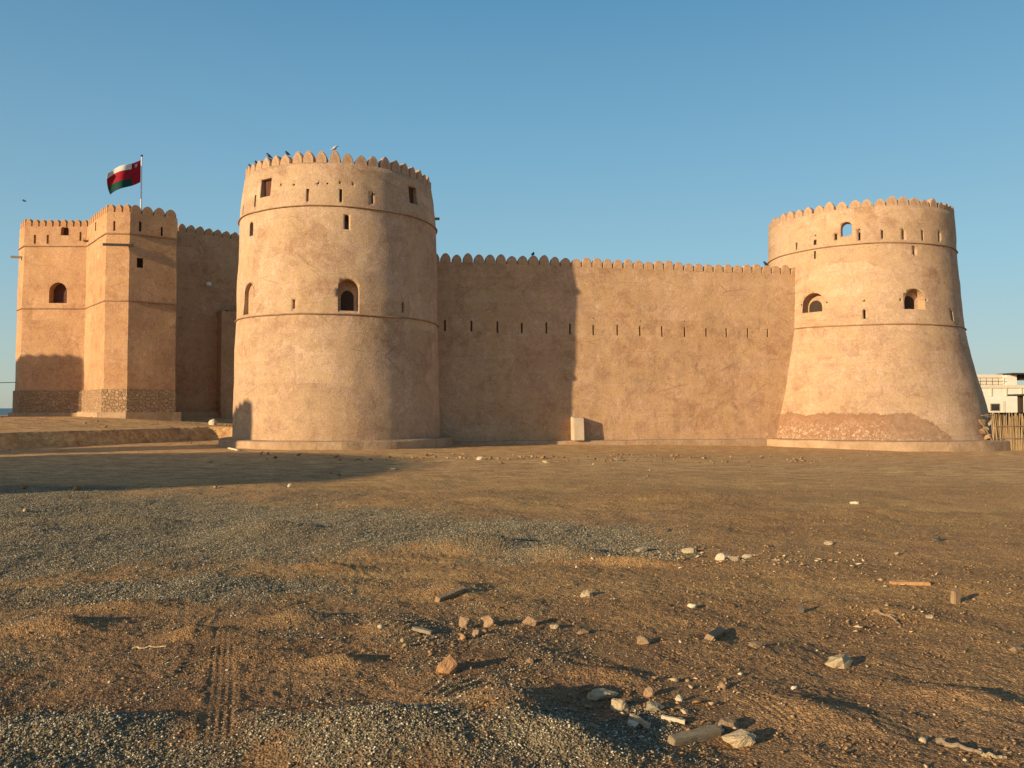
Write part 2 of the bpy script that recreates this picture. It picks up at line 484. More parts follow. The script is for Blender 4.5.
mound(880, 515, 1.8, 0.4, R(-3), 0.10)

def big_z(x, y):
    s = sstep(12, 40, y)
    t = np.clip((x + 9) / 29, 0, 1.3)
    z = s * (-0.15 - 0.40 * t)
    # terrace under the keep
    d1 = (x + 19.8) * -0.918 + (y - 43.0) * 0.397 + 0.22 * np.sin(y * 0.8) + 0.12 * np.sin(y * 2.3 + 1)
    d2 = np.minimum(y - 47.2 + 0.2 * np.sin(x * 1.1), -x - 12.5)
    d = np.maximum(d1, d2)
    z = z + sstep(-0.22, 0.18, d) * (0.72 + 0.56 * sstep(0.5, 9, d1))
    # the land falls away to the shore on the left
    z = z - sstep(62, 140, y) * (1 - sstep(-30, 10, x)) * 3.6
    z = z - sstep(-75, -160, x) * 1.5
    return z

def gravel_mask(x, y):
    n = fbm(x * 0.45 + 3, y * 0.45, 4, 0.55)
    n2 = fbm(x * 2.1, y * 2.1 + 8, 3, 0.6)
    def ell(cx, cy, sx, sy, rot=0):
        c, s = math.cos(rot), math.sin(rot)
        dx, dy = x - cx, y - cy
        return 1 - np.sqrt(((dx * c + dy * s) / sx) ** 2 + ((-dx * s + dy * c) / sy) ** 2)
    a = np.maximum(ell(-6.5, 11.4, 5.4, 4.0, R(8)), ell(-0.4, 10.8, 2.9, 1.5, R(-6)))
    a = np.maximum(a, ell(-13, 14, 6, 4.6))
    a = np.maximum(a, ell(0.9, 9.9, 1.3, 0.6, R(-20)))
    a = np.maximum(a, ell(-3.2, 7.6, 2.2, 0.8, R(10)) - 0.25)
    a = a * 1.4 + n * 0.55 + n2 * 0.35
    b = np.maximum(ell(-0.55, 3.85, 1.9, 0.72, R(-6)), ell(-2.6, 4.0, 1.5, 0.50, R(12)))
    b = np.maximum(b, ell(0.45, 3.95, 0.7, 0.55, R(-35)))
    b = b * 1.3 + n * 0.9 + n2 * 0.9 - 0.12
    thin = 0.30 * sstep(-0.25, 0.5, n2 + 0.6 * n) * (1 - sstep(7.5, 10, np.hypot(x, y))) * (1 - sstep(-0.3, 1.2, x))
    return np.clip(np.maximum(np.maximum(sstep(-0.30, 0.55, a) * 0.95, sstep(-0.25, 0.85, b) * 0.95), thin), 0, 1)

def dirt_mask(x, y):
    n = fbm(x * 0.7 + 90, y * 0.7, 4, 0.6)
    near = (1 - sstep(5.4, 9.0, np.hypot(x, y))) * (1 - 0.45 * sstep(0.2, 2.2, x))
    m = near * (0.85 + 0.9 * n)
    for px, py, sx, sy in ((900, 618, 0.75, 0.5), (700, 690, 0.5, 0.35), (640, 712, 0.45, 0.22), (470, 640, 0.4, 0.25), (110, 640, 0.9, 0.4), (350, 640, 0.6, 0.3)):
        cx, cy = gpt(px, py)
        m = np.maximum(m, np.exp(-((x - cx) / sx) ** 2 - ((y - cy) / sy) ** 2) * (0.85 + 0.6 * n))
    return np.clip(m, 0, 1)

def ground_z(x, y, detail=True):
    x = np.asarray(x, dtype=np.float64); y = np.asarray(y, dtype=np.float64)
    z = big_z(x, y)
    r = np.hypot(x, y)
    near = 1 - sstep(45, 120, r)
    flat = 0.35 + 0.65 * (1 - sstep(14, 26, r))
    z = z + fbm(x * 0.16 + 1, y * 0.16, 2) * 0.12 * near * flat
    z = z + fbm(x * 0.55 + 5, y * 0.55 + 2, 3, 0.5) * 0.060 * near * flat
    for mx, my, sx, sy, rot, h in MOUNDS:
        c, s = math.cos(rot), math.sin(rot)
        dx, dy = x - mx, y - my
        q = ((dx * c + dy * s) / sx) ** 2 + ((-dx * s + dy * c) / sy) ** 2
        z = z + h * np.exp(-q)
    if detail:
        zt, m = track_height(x, y)
        rough = (1 - 0.75 * m)
        rid = 1 - np.abs(fbm(x * 1.6 + 31, y * 1.6 - 7, 3, 0.55))
        z = z + (fbm(x * 2.2, y * 2.2 + 40, 4, 0.58) * 0.019 + (rid - 0.8) * 0.012) * rough * near * (0.45 + 0.55 * (1 - sstep(10, 22, r)))
        z = z + fbm(x * 14 + 3, y * 14 + 40, 3, 0.7) * 0.0075 * rough * (1 - 0.6 * sstep(18, 40, r))
        z = z + zt
    return z

def gz(x, y):
    return float(ground_z(np.array([x]), np.array([y]))[0])

def ground_at(px, py):
    """where the view ray through a pixel meets the terrain"""
    d = ray(px, py)
    t = (0.0 - EYE) / d.z
    for _ in range(25):
        z = gz(d.x * t, d.y * t)
        t = 0.5 * t + 0.5 * (z - EYE) / d.z
    return Vector((d.x * t, d.y * t, gz(d.x * t, d.y * t)))

# ------------------------------------------------------------------ ground mesh (polar sheet, finer where the detail is)
def build_ground():
    r = np.concatenate([
        np.linspace(0.4, 2.8, 16, endpoint=False),
        np.geomspace(2.8, 16, 820, endpoint=False),
        np.geomspace(16, 60, 260, endpoint=False),
        np.geomspace(60, 9000, 60)])
    a = np.concatenate([
        np.linspace(-180, -46, 90, endpoint=False),
        np.linspace(-46, 46, 1250, endpoint=False),
        np.linspace(46, 180, 90, endpoint=False)]) * math.pi / 180
    nr, na = len(r), len(a)
    RR, AA = np.meshgrid(r, a, indexing='ij')
    X = (RR * np.sin(AA)).ravel(); Y = (RR * np.cos(AA)).ravel()
    Z = ground_z(X, Y)
    G = gravel_mask(X, Y)
    DI = dirt_mask(X, Y)
    co = np.stack([X, Y, Z], 1).astype(np.float32)
    co = np.concatenate([co, [[0, 0, gz(0, 0)]]]).astype(np.float32)
    G = np.concatenate([G, [0]]).astype(np.float32)
    DI = np.concatenate([DI, [0]]).astype(np.float32)
    i = np.arange(nr - 1)[:, None]; j = np.arange(na)[None, :]
    j2 = (j + 1) % na
    q = np.stack([i * na + j, (i + 1) * na + j, (i + 1) * na + j2, i * na + j2], -1).reshape(-1, 4)
    q = q[:, ::-1]
    jj = np.arange(na)
    tri = np.stack([np.full(na, nr * na), jj, (jj + 1) % na], 1)[:, ::-1]
    nq, ntr = len(q), len(tri)
    me = bpy.data.meshes.new('ground')
    me.vertices.add(len(co)); me.vertices.foreach_set('co', co.ravel())
    loops = np.concatenate([q.ravel(), tri.ravel()]).astype(np.int32)
    me.loops.add(len(loops)); me.loops.foreach_set('vertex_index', loops)
    starts = np.concatenate([np.arange(nq) * 4, nq * 4 + np.arange(ntr) * 3]).astype(np.int32)
    me.polygons.add(nq + ntr); me.polygons.foreach_set('loop_start', starts)
    at = me.attributes.new('gravel', 'FLOAT', 'POINT'); at.data.foreach_set('value', G)
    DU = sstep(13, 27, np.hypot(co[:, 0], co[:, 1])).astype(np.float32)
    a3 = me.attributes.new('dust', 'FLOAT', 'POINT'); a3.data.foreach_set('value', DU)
    a2 = me.attributes.new('dirt', 'FLOAT', 'POINT'); a2.data.foreach_set('value', DI)
    me.polygons.foreach_set('use_smooth', np.ones(nq + ntr, dtype=bool))
    me.update(calc_edges=True)
    me.validate()
    return link_mesh('ground', me, None, M_GROUND)

def ground_mat():
    k = NT('desert_ground')
    co = k.coord('Object')
    at = k.n('ShaderNodeAttribute', attribute_name='gravel')
    n1 = k.noise(co, 0.22, 5, 0.6, 0.4)
    n2 = k.noise(co, 1.3, 6, 0.65, 0.3)
    n3 = k.noise(co, 9.0, 5, 0.7)
    n4 = k.noise(co, 60, 4, 0.7)
    sand = k.mix(k.ramp(n1, 0.35, 0.7), (0.355, 0.210, 0.086), (0.48, 0.300, 0.122))
    sand = k.mix(k.math('MULTIPLY', k.ramp(n2, 0.50, 0.70), 0.7), sand, (0.235, 0.120, 0.052))
    sand = k.mix(k.math('MULTIPLY', k.ramp(n3, 0.54, 0.72), 0.5), sand, (0.54, 0.34, 0.165))
    band = k.noise(k.coord('Object', scale=(0.05, 0.30, 1)), 1.0, 4, 0.6, 0.3)
    sand = k.mix(k.math('MULTIPLY', k.ramp(band, 0.50, 0.66), 0.45), sand, (0.50, 0.34, 0.19))
    sand = k.mix(k.math('MULTIPLY', k.ramp(band, 0.48, 0.36), 0.40), sand, (0.28, 0.155, 0.068))
    da = k.n('ShaderNodeAttribute', attribute_name='dirt')
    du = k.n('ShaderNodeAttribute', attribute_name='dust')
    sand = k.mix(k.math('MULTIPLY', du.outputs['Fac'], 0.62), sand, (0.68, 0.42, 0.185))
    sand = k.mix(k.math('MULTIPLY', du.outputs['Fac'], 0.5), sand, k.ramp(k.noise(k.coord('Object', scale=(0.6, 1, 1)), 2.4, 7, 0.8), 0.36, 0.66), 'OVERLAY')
    sand = k.mix(k.math('MULTIPLY', da.outputs['Fac'], 0.72), sand, (0.180, 0.103, 0.054))
    sand = k.mix(0.6, sand, k.ramp(n4, 0.3, 0.7), 'OVERLAY')
    gv = k.n('ShaderNodeTexVoronoi'); gv.inputs['Scale'].default_value = 75
    k.l(co, gv.inputs['Vector'])
    gs = k.n('ShaderNodeSeparateColor'); k.l(gv.outputs['Color'], gs.inputs[0])
    sand = k.mix(0.35, sand, gs.outputs[0], 'OVERLAY')
    vo = k.n('ShaderNodeTexVoronoi'); vo.inputs['Scale'].default_value = 42
    k.l(co, vo.inputs['Vector'])
    sp = k.n('ShaderNodeSeparateColor'); k.l(vo.outputs['Color'], sp.inputs[0])
    gr = k.mix(sp.outputs[0], (0.11, 0.087, 0.054), (0.29, 0.24, 0.155))
    c = k.mix(k.math('MULTIPLY', k.ramp(k.math('ADD', at.outputs['Fac'], k.math('MULTIPLY', k.math('SUBTRACT', n3, 0.5), 0.7)), 0.15, 0.9), 0.85), sand, gr)
    h = k.math('ADD', k.math('MULTIPLY', n3, 0.8), k.math('MULTIPLY', n4, 0.5))
    h = k.math('ADD', h, k.math('MULTIPLY', k.noise(co, 200, 3, 0.6), 0.15))
    h = k.math('ADD', h, k.math('MULTIPLY', k.ramp(gv.outputs['Distance'], 0.1, 0.7, (1, 1, 1, 1), (0, 0, 0, 1)), 0.35))
    vh = k.math('MULTIPLY', k.ramp(vo.outputs['Distance'], 0.1, 0.6, (1, 1, 1, 1), (0, 0, 0, 1)), at.outputs['Fac'])
    h = k.math('ADD', h, k.math('MULTIPLY', vh, 0.7))
    return k.out(c, k.bump(h, 0.9, 0.022))
M_GROUND = ground_mat()
g = build_ground()
tag(g, 'rough orange brown desert ground with gravel patches and tyre marks', 'ground', kind='structure')

# sea beyond the shore on the left
bm = bmesh.new()
bmesh.ops.create_grid(bm, x_segments=4, y_segments=4, size=1)
for v in bm.verts:
    v.co.x = -3200 + v.co.x * 3400; v.co.y = 4560 + v.co.y * 4430; v.co.z = -2.1
k = NT('sea_water')
nn = k.noise(k.coord('Object'), 0.6, 4, 0.6)
M_SEA = k.out((0.02, 0.05, 0.075), k.bump(nn, 0.4, 0.3), 0.35)
tag(from_bm('sea', bm, None, M_SEA), 'dark blue strip of sea on the horizon', 'sea', kind='structure')

# ------------------------------------------------------------------ loose stones (stuff): gravel and pebbles
def stone_field(name, n, r0, r1, dens, smin, smax, mat, label, cat, half=42, flat=0.7, pw=1.7, over=4):
    r = rng.uniform(r0 ** 1.4, r1 ** 1.4, n * over) ** (1 / 1.4)
    a = rng.uniform(-half, half, n * over) * math.pi / 180
    x, y = r * np.sin(a), r * np.cos(a)
    p = dens(x, y)
    keep = rng.uniform(0, 1, n * over) < p
    x, y = x[keep][:n], y[keep][:n]
    m = len(x)
    sz = smin * (smax / smin) ** (rng.uniform(0, 1, m) ** pw)
    z = ground_z(x, y) + sz * 0.22
    base = np.array([[1, 0, 0], [-1, 0, 0], [0, 1, 0], [0, -1, 0], [0, 0, 1], [0, 0, -1],
                     ], dtype=np.float64)
    v = base[None] * rng.uniform(0.6, 1.25, (m, 6, 1)) + rng.normal(0, 0.22, (m, 6, 3))
    v *= np.stack([rng.uniform(0.7, 1.3, m), rng.uniform(0.6, 1.1, m), rng.uniform(0.5, 0.95, m) * flat], 1)[:, None, :]
    th = rng.uniform(0, 2 * np.pi, m); c, s = np.cos(th), np.sin(th)
    tl = rng.normal(0, 0.4, m); ct, st = np.cos(tl), np.sin(tl)
    vx, vz = v[..., 0] * ct[:, None] - v[..., 2] * st[:, None], v[..., 0] * st[:, None] + v[..., 2] * ct[:, None]
    vy = v[..., 1]
    wx, wy = vx * c[:, None] - vy * s[:, None], vx * s[:, None] + vy * c[:, None]
    co = np.stack([wx * sz[:, None] / 2 + x[:, None], wy * sz[:, None] / 2 + y[:, None], vz * sz[:, None] / 2 + z[:, None]], -1)
    fc = np.array([[0, 2, 4], [2, 1, 4], [1, 3, 4], [3, 0, 4], [2, 0, 5], [1, 2, 5], [3, 1, 5], [0, 3, 5]])
    idx = (np.arange(m)[:, None, None] * 6 + fc[None]).reshape(-1)
    me = bpy.data.meshes.new(name)
    me.vertices.add(m * 6); me.vertices.foreach_set('co', co.astype(np.float32).ravel())
    me.loops.add(len(idx)); me.loops.foreach_set('vertex_index', idx.astype(np.int32))
    me.polygons.add(m * 8); me.polygons.foreach_set('loop_start', (np.arange(m * 8) * 3).astype(np.int32))
    me.update(calc_edges=True)
    o = link_mesh(name, me, None, mat)
    return tag(o, label, cat, kind='stuff')

def island_mat(name, cols):
    k = NT(name)
    ge = k.n('ShaderNodeNewGeometry')
    r = k.n('ShaderNodeValToRGB')
    r.color_ramp.interpolation = 'LINEAR'
    while len(r.color_ramp.elements) < len(cols): r.color_ramp.elements.new(0.5)
    for i, (p, c) in enumerate(cols):
        r.color_ramp.elements[i].position = p; r.color_ramp.elements[i].color = (*c, 1)
    k.l(ge.outputs['Random Per Island'], r.inputs[0])
    c = k.mix(0.25, r.outputs[0], k.noise(k.coord(), 160, 3, 0.6), 'OVERLAY')
    return k.out(c)
M_GRAVEL = island_mat('gravel_stones', [(0, (0.09, 0.075, 0.05)), (0.45, (0.225, 0.190, 0.122)), (0.8, (0.38, 0.325, 0.215)), (1.0, (0.72, 0.63, 0.46))])
M_CHIP = island_mat('rubble_chip_stone', [(0, (0.24, 0.14, 0.07)), (0.5, (0.38, 0.26, 0.14)), (0.85, (0.48, 0.37, 0.22)), (1.0, (0.66, 0.55, 0.38))])
M_PEBBLE = island_mat('desert_pebbles', [(0, (0.18, 0.105, 0.052)), (0.6, (0.34, 0.205, 0.10)), (0.95, (0.42, 0.275, 0.145)), (1.0, (0.60, 0.48, 0.32))])
stone_field('gravel', 480000, 3.2, 19, lambda x, y: gravel_mask(x, y) ** 1.2, 0.006, 0.021, M_GRAVEL,
            'loose grey gravel spread in patches over the brown ground', 'gravel')
stone_field('pebbles', 230000, 3.2, 26, lambda x, y: 0.30 + 0.70 * sstep(0.0, 0.5, fbm(x * 0.8 + 60, y * 0.8, 4, 0.6)), 0.005, 0.032, M_PEBBLE,
            'small tan pebbles strewn over the sand', 'pebbles', pw=5.0)
def litter_density(x, y):
    line = np.exp(-((y - 30.5 - 0.1 * x) / 2.6) ** 2) * (1 - sstep(7, 13, np.abs(x - 2)))
    n = fbm(x * 0.5 + 20, y * 0.5 + 5, 3, 0.6)
    ter = 0.5 * sstep(0.0, 0.5, n) * (x < -11) * (y > 40)
    return np.clip(line * sstep(-0.1, 0.4, n) + 0.035 * sstep(0.15, 0.6, n) + ter, 0, 1)
stone_field('stony_litter', 3800, 14, 56, litter_density, 0.025, 0.22, M_PEBBLE,
            'line of scattered stony litter on the flat ground before the long wall', 'stones', pw=3.2, over=16)
CHIP_SPOTS = [gpt(*p_) + (r_,) for p_, r_ in (((655, 712), 0.42), ((478, 632), 0.30), ((735, 560), 0.55), ((660, 552), 0.8), ((905, 585), 0.3), ((985, 756), 0.22), ((430, 650), 0.3), ((770, 562), 0.9), ((590, 598), 0.2), ((690, 690), 0.35), ((880, 620), 0.4))]
def chip_density(x, y):
    d = np.zeros_like(x)
    for cx_, cy_, r_ in CHIP_SPOTS:
        d = np.maximum(d, np.exp(-(((x - cx_) / r_) ** 2 + ((y - cy_) / (r_ * 0.7)) ** 2)))
    return d * 0.5
stone_field('rubble_chips', 900, 3.4, 11, chip_density, 0.012, 0.075, M_CHIP,
            'broken pale chips strewn around the larger rocks', 'stone chips', pw=2.2, flat=0.55, over=60)

# ------------------------------------------------------------------ rocks and rubbish, each one a thing
def rock_mesh(name, sx, sy, sz, seed, facets=13, mat=None, bev=0.05):
    rs = random.Random(seed)
    bm = bmesh.new()
    for _ in range(facets):
        v = Vector((rs.gauss(0, 1), rs.gauss(0, 1), rs.gauss(0, 1))).normalized() * rs.uniform(0.85, 1.1)
        bm.verts.new(v)
    res = bmesh.ops.convex_hull(bm, input=bm.verts[:])
    junk = [e for e in res['geom_interior'] if isinstance(e, bmesh.types.BMVert)]
    if junk: bmesh.ops.delete(bm, geom=junk, context='VERTS')
    bmesh.ops.bevel(bm, geom=bm.edges[:], offset=bev, segments=1, affect='EDGES', clamp_overlap=True)
    bmesh.ops.triangulate(bm, faces=bm.faces[:])
    bmesh.ops.subdivide_edges(bm, edges=bm.edges[:], cuts=2, use_grid_fill=True)
    for v in bm.verts:
        p = v.co * 2.3 + Vector((seed * 1.3, 0, 0))
        d = mnoise.noise(p) * 0.12 + mnoise.noise(p * 3.1) * 0.075 + mnoise.noise(p * 8) * 0.035
        v.co += v.co.normalized() * d
    mx = [max(abs(v.co[i]) for v in bm.verts) for i in range(3)]
    for v in bm.verts:
        v.co.x *= sx / 2 / mx[0]; v.co.y *= sy / 2 / mx[1]; v.co.z *= sz / 2 / mx[2]
    return from_bm(name, bm, None, mat)

def rock(px, py, wpx, hpx, kind, label, seed, depth=0.75, rz=0.0, tilt=(0, 0), name='rock', facets=17, sink=0.27, cat='rock', group=None):
    """px,py: middle of the foot in the photograph; sizes in photo pixels"""
    p = ground_at(px, py)
    s = p.y / F_PX
    wd, ht = wpx * s * 0.95, hpx * s
    o = rock_mesh(name, wd, wd * depth, ht * 1.25, seed, facets, ROCKM[kind])
    o.location = (p.x, p.y + wd * depth * 0.3, p.z + ht * 1.25 * (0.5 - sink))
    o.rotation_euler = (tilt[0], tilt[1], rz)
    return tag(o, label, cat, group)

ROCKS = [
    (445, 674, 27, 19, 'orange', 'rounded orange mud rock with a long dark shadow, beside ribbed tyre marks', 1, 0.8),
    (841, 668, 33, 15, 'pale', 'pale angular block lying alone on brown sand at right, sharp triangular shadow', 2, 0.7),
    (601, 700, 38, 10, 'pale', 'long flat pale stone at the left end of the rubble heap', 3, 0.5),
    (619, 711, 24, 12, 'pale', 'buff stone just under the long flat stone of the rubble heap', 4, 0.7),
    (592, 732, 13, 9, 'brown', 'small brown stone alone on dark gravel, left of the rubble heap', 5, 0.8),
    (634, 727, 13, 7, 'white', 'small whitish chip in front of the rubble heap, left of the thin white stick', 6, 0.8),
    (655, 711, 22, 10, 'grey', 'grey stone in the shaded middle of the rubble heap', 7, 0.7),
    (649, 697, 13, 10, 'pink', 'pinkish stone on the top edge of the rubble heap', 8, 0.8),
    (680, 702, 9, 7, 'white', 'smallest white stone at the right of the rubble heap', 9, 0.9),
    (730, 730, 24, 11, 'brown', 'buff brown stone touching the far end of the grey beam', 12, 0.8),
    (740, 747, 37, 14, 'pale', 'largest pale stone at the right end of the grey beam', 13, 0.65),
    (720, 733, 8, 7, 'white', 'white pebble wedged between the grey beam and the buff stone', 14, 0.9),
    (586, 598, 16, 8, 'pale', 'pale stone with a dark hollow beside it, on open sand in mid ground', 15, 0.8),
    (529, 626, 17, 9, 'pink', 'tan stone right of the small rubble pile, first of three in a row', 16, 0.8),
    (555, 629, 11, 5, 'pale', 'small stone, middle of the three in a row on the sand', 17, 0.8),
    (583, 634, 16, 6, 'brown', 'flat stone, last and lowest of the three in a row on the sand', 18, 0.7),
    (466, 629, 17, 13, 'brown', 'brown lump at the left of the small rubble pile', 19, 0.8),
    (487, 627, 16, 12, 'pink', 'reddish lump at the right of the small rubble pile', 20, 0.8),
    (478, 637, 13, 7, 'brown', 'low brown chunk in front of the small rubble pile', 21, 0.8),
    (462, 640, 10, 6, 'orange', 'orange crumb at the lower left of the small rubble pile', 22, 0.8),
    (722, 560, 15, 7, 'white', 'white stone at the left end of the far whitish rubble', 23, 0.7),
    (735, 561, 14, 7, 'grey', 'grey stone beside the white one in the far whitish rubble', 24, 0.7),
    (748, 558, 12, 4, 'white', 'thin white flake at the right end of the far whitish rubble', 25, 0.6),
    (756, 648, 17, 6, 'brown', 'flat brown flake right of the tilted brick', 26, 0.7),
    (644, 645, 17, 9, 'brown', 'dull brown stone half sunk in the sand left of the tilted brick', 27, 0.8),
    (937, 541, 11, 5, 'dark', 'dark stone far out on the sand at right', 28, 0.7),
    (693, 608, 11, 5, 'white', 'little white stone alone between the far whitish rubble and the tilted brick', 29, 0.8),
    (802, 613, 6, 9, 'dark', 'small dark upright lump on the open sand', 30, 0.8),
    (1017, 652, 22, 6, 'brown', 'low brown stone at the right edge of the picture', 31, 0.6),
    (855, 504, 10, 3, 'white', 'distant pale stone on the flat sand before the right tower', 32, 0.7),
    (642, 552, 16, 7, 'grey', 'grey lump at the right tip of the gravel patch', 33, 0.7),
    (690, 553, 17, 5, 'pale', 'pale low stone between the gravel tip and the far whitish rubble', 34, 0.6),
    (480, 460, 8, 4, 'white', 'white stone near the shaded foot of the curtain wall', 35, 0.8),
    (546, 463, 9, 3, 'pale', 'pale stone on the strip of rubble before the curtain wall', 36, 0.8),
    (620, 461, 13, 3, 'grey', 'flat grey stone with a shadow before the sunlit curtain wall', 37, 0.7),
    (212, 424, 9, 7, 'white', 'whitish boulder on the terrace edge, left of its paler neighbour', 38, 0.8),
    (222, 421, 13, 6, 'pale', 'pale boulder on the terrace edge next to the big round tower', 39, 0.8),
    (196, 415, 10, 4, 'grey', 'grey stone pile lump at the foot of the shaded keep wall', 40, 0.8),
    (168, 421, 6, 3, 'pale', 'small pale stone on the terrace in front of the keep', 41, 0.8),
    (289, 487, 4, 4, 'white', 'tiny white stone just beyond the shadow edge on the left', 42, 0.9),
    (931, 618, 10, 3, 'pale', 'pale flake below the upright dark brick at right', 43, 0.8),
    (894, 618, 16, 5, 'brown', 'brown stone in the dug dark patch below the orange plank', 44, 0.6),
    (667, 532, 9, 4, 'dark', 'small dark stone above the gravel tip', 45, 0.7),
    (530, 663, 9, 4, 'pink', 'small reddish stone on the sand right of the long shadow', 46, 0.8),
    (393, 470, 7, 3, 'pale', 'pale chip on the flat ground before the big round tower', 47, 0.8),
    (830, 545, 12, 4, 'pale', 'pale flat chip on the sand, right of the far whitish rubble', 48, 0.6),
    (795, 690, 9, 4, 'white', 'crumpled white scrap lying below the pale angular block', 49, 0.6),
]
for px, py, wp, hp, kd, lb, sd, dp in ROCKS:
    rr = random.Random(sd * 3)
    rock(px, py, wp, hp, kd, lb, sd, dp, rr.uniform(-0.4, 0.4), (rr.uniform(-.12, .12), rr.uniform(-.12, .12)))

def ground_bar(name, label, cat, a, b, wd, ht, mat, lift=0.3, roll=0.0, curve=0.0, tube=False):
    """a bar lying on the ground between two photo points"""
    A, B = ground_at(*a), ground_at(*b)
    L = (B - A).length
    bm = bmesh.new()
    if tube:
        n = 9
        pts = [(i / n * L - L / 2, curve * math.sin(i / n * math.pi) + 0.012 * math.sin(i * 2.1), 0.006 * math.sin(i * 1.7)) for i in range(n + 1)]
        bm_tube(bm, pts, [wd / 2 * (1.1 - 0.5 * i / n) for i in range(n + 1)], 7)
    else:
        bm_box(bm, (0, 0, 0), (L, wd, ht))
        bmesh.ops.bevel(bm, geom=bm.edges[:], offset=min(wd, ht) * 0.07, segments=2, affect='EDGES')
        bmesh.ops.triangulate(bm, faces=bm.faces[:])
        bmesh.ops.subdivide_edges(bm, edges=[e for e in bm.edges if e.calc_length() > L / 6], cuts=5)
        for v in bm.verts:
            v.co += Vector((mnoise.noise(v.co * 23) * 0.01, mnoise.noise(v.co * 31 + Vector((3, 0, 0))) * 0.004, mnoise.noise(v.co * 27 + Vector((0, 5, 0))) * 0.005))
    o = from_bm(name, bm, None, mat)
    mid = (A + B) / 2
    mid.z = max(mid.z, gz(mid.x, mid.y)) + ht * lift
    o.location = mid
    d = B - A
    o.rotation_euler = (roll, -math.asin(max(-1, min(1, d.z / L))), math.atan2(d.y, d.x))
    return tag(o, label, cat)

ground_bar('wooden_beam', 'weathered grey beam end lying half buried beside the rubble heap', 'beam', (671, 745), (718, 734), 0.055, 0.05, M_GREYWOOD, 0.3, 0.25)
ground_bar('stick', 'thin straight white stick lying above the grey beam', 'stick', (661, 719), (686, 725), 0.016, 0.02, ROCKM['white'], 0.7)
ground_bar('stick', 'short pale forked stick left of the thin white stick', 'stick', (631, 719), (649, 730), 0.022, 0.025, ROCKM['pale'], 0.7)
ground_bar('plank', 'rust orange plank lying flat on the far right sand', 'plank', (890, 584), (930, 585), 0.07, 0.03, ROCKM['orange'], 0.5)
ground_bar('branch', 'bent pale dead branch in the bottom right corner', 'branch', (936, 745), (982, 757), 0.024, 0.03, M_WOOD, 0.6, 0, 0.015, True)
ground_bar('branch', 'short white broken branch beside the bent pale one', 'branch', (977, 755), (1006, 761), 0.022, 0.025, ROCKM['pale'], 0.6, 0, -0.01, True)
ground_bar('stick', 'thin pale twig lying across the sand on the left, near the upright tyre track', 'stick', (132, 650), (166, 648), 0.014, 0.016, ROCKM['pale'], 0.6, 0, 0.02, True)
ground_bar('stick', 'grey splinter lying over the slanted tyre marks', 'stick', (413, 630), (432, 635), 0.035, 0.025, ROCKM['grey'], 0.6)
ground_bar('half_brick', 'tilted grey brown brick half sunk in the sand', 'brick', (709, 640), (722, 632), 0.055, 0.05, ROCKM['brown'], 0.25, 0.45)
ground_bar('stick', 'pale lath lying on the ground before the ledge of the big round tower', 'stick', (229, 449), (238, 451), 0.10, 0.06, ROCKM['white'], 0.7)
ground_bar('stick', 'long thin root half buried below the dug dark patch at right', 'stick', (873, 612), (898, 625), 0.02, 0.02, M_WOOD, 0.6, 0, 0.05, True)
ground_bar('half_buried_slab', 'long low slab half buried in the sand hump', 'slab', (437, 602), (464, 591), 0.05, 0.06, ROCKM['brown'], 0.25, 0.4)
p = ground_at(957, 604)
bm = bmesh.new()
bm_box(bm, (0, 0, 0), (0.07, 0.05, 0.125))
bmesh.ops.bevel(bm, geom=bm.edges[:], offset=0.006, segments=2, affect='EDGES')
o = from_bm('brick', bm, None, ROCKM['brown'])
o.location = p + Vector((0, 0.02, 0.05)); o.rotation_euler = (0.1, -0.08, 0.35)
tag(o, 'upright brick stuck in the sand, its face in shade, right of the orange plank', 'brick')

# ------------------------------------------------------------------ openings cut by boolean
def lining(prof, depth, inset=0.004):
    """open box that lines a pocket: local x across, y outward, z up; opening at y=0, back at y=-depth"""
    bm = bmesh.new()
    def sc(u, v):
        n = math.hypot(u, v) or 1
        return (u - u / n * inset, v - v / n * inset)
    pr = [sc(u, v) for u, v in prof]
    a = [bm.verts.new((u, -0.03, v)) for u, v in pr]; b = [bm.verts.new((u, -depth + inset, v)) for u, v in pr]
    n = len(a)
    for i in range(n):
        bm.faces.new((a[i], a[(i + 1) % n], b[(i + 1) % n], b[i]))
    bm.faces.new(b)
    bmesh.ops.recalc_face_normals(bm, faces=bm.faces[:])
    return bm

def cut(obj, cutters):
    """cutters: bmesh holding all cutting prisms (closed solids)"""
    bmesh.ops.recalc_face_normals(cutters, faces=cutters.faces[:])
    me = bpy.data.meshes.new('cutter'); cutters.to_mesh(me); cutters.free()
    co = bpy.data.objects.new('cutter', me); COL.objects.link(co)
    co.matrix_world = Matrix.Identity(4)
    for solver in ('MANIFOLD', 'EXACT'):
        md = obj.modifiers.new('cut', 'BOOLEAN'); md.operation = 'DIFFERENCE'; md.object = co; md.solver = solver
        bpy.context.view_layer.update()
        dg = bpy.context.evaluated_depsgraph_get()
        nm = bpy.data.meshes.new_from_object(obj.evaluated_get(dg))
        obj.modifiers.clear()
        if len(nm.polygons) > len(obj.data.polygons) * 0.8 and len(nm.polygons) != len(obj.data.polygons):
            old = obj.data; obj.data = nm; bpy.data.meshes.remove(old); break
        print('boolean', solver, 'failed on', obj.name, len(nm.polygons), len(obj.data.polygons))
    bpy.data.objects.remove(co); bpy.data.meshes.remove(me)

def frame_at(p, nx, ny):
    """local x to the right seen from outside, y outward, z up"""
    yv = Vector((nx, ny, 0)).normalized()
    zv = Vector((0, 0, 1)); xv = yv.cross(zv)
    return Matrix(((xv.x, yv.x, 0, p.x), (xv.y, yv.y, 0, p.y), (0, 0, 1, p.z), (0, 0, 0, 1)))

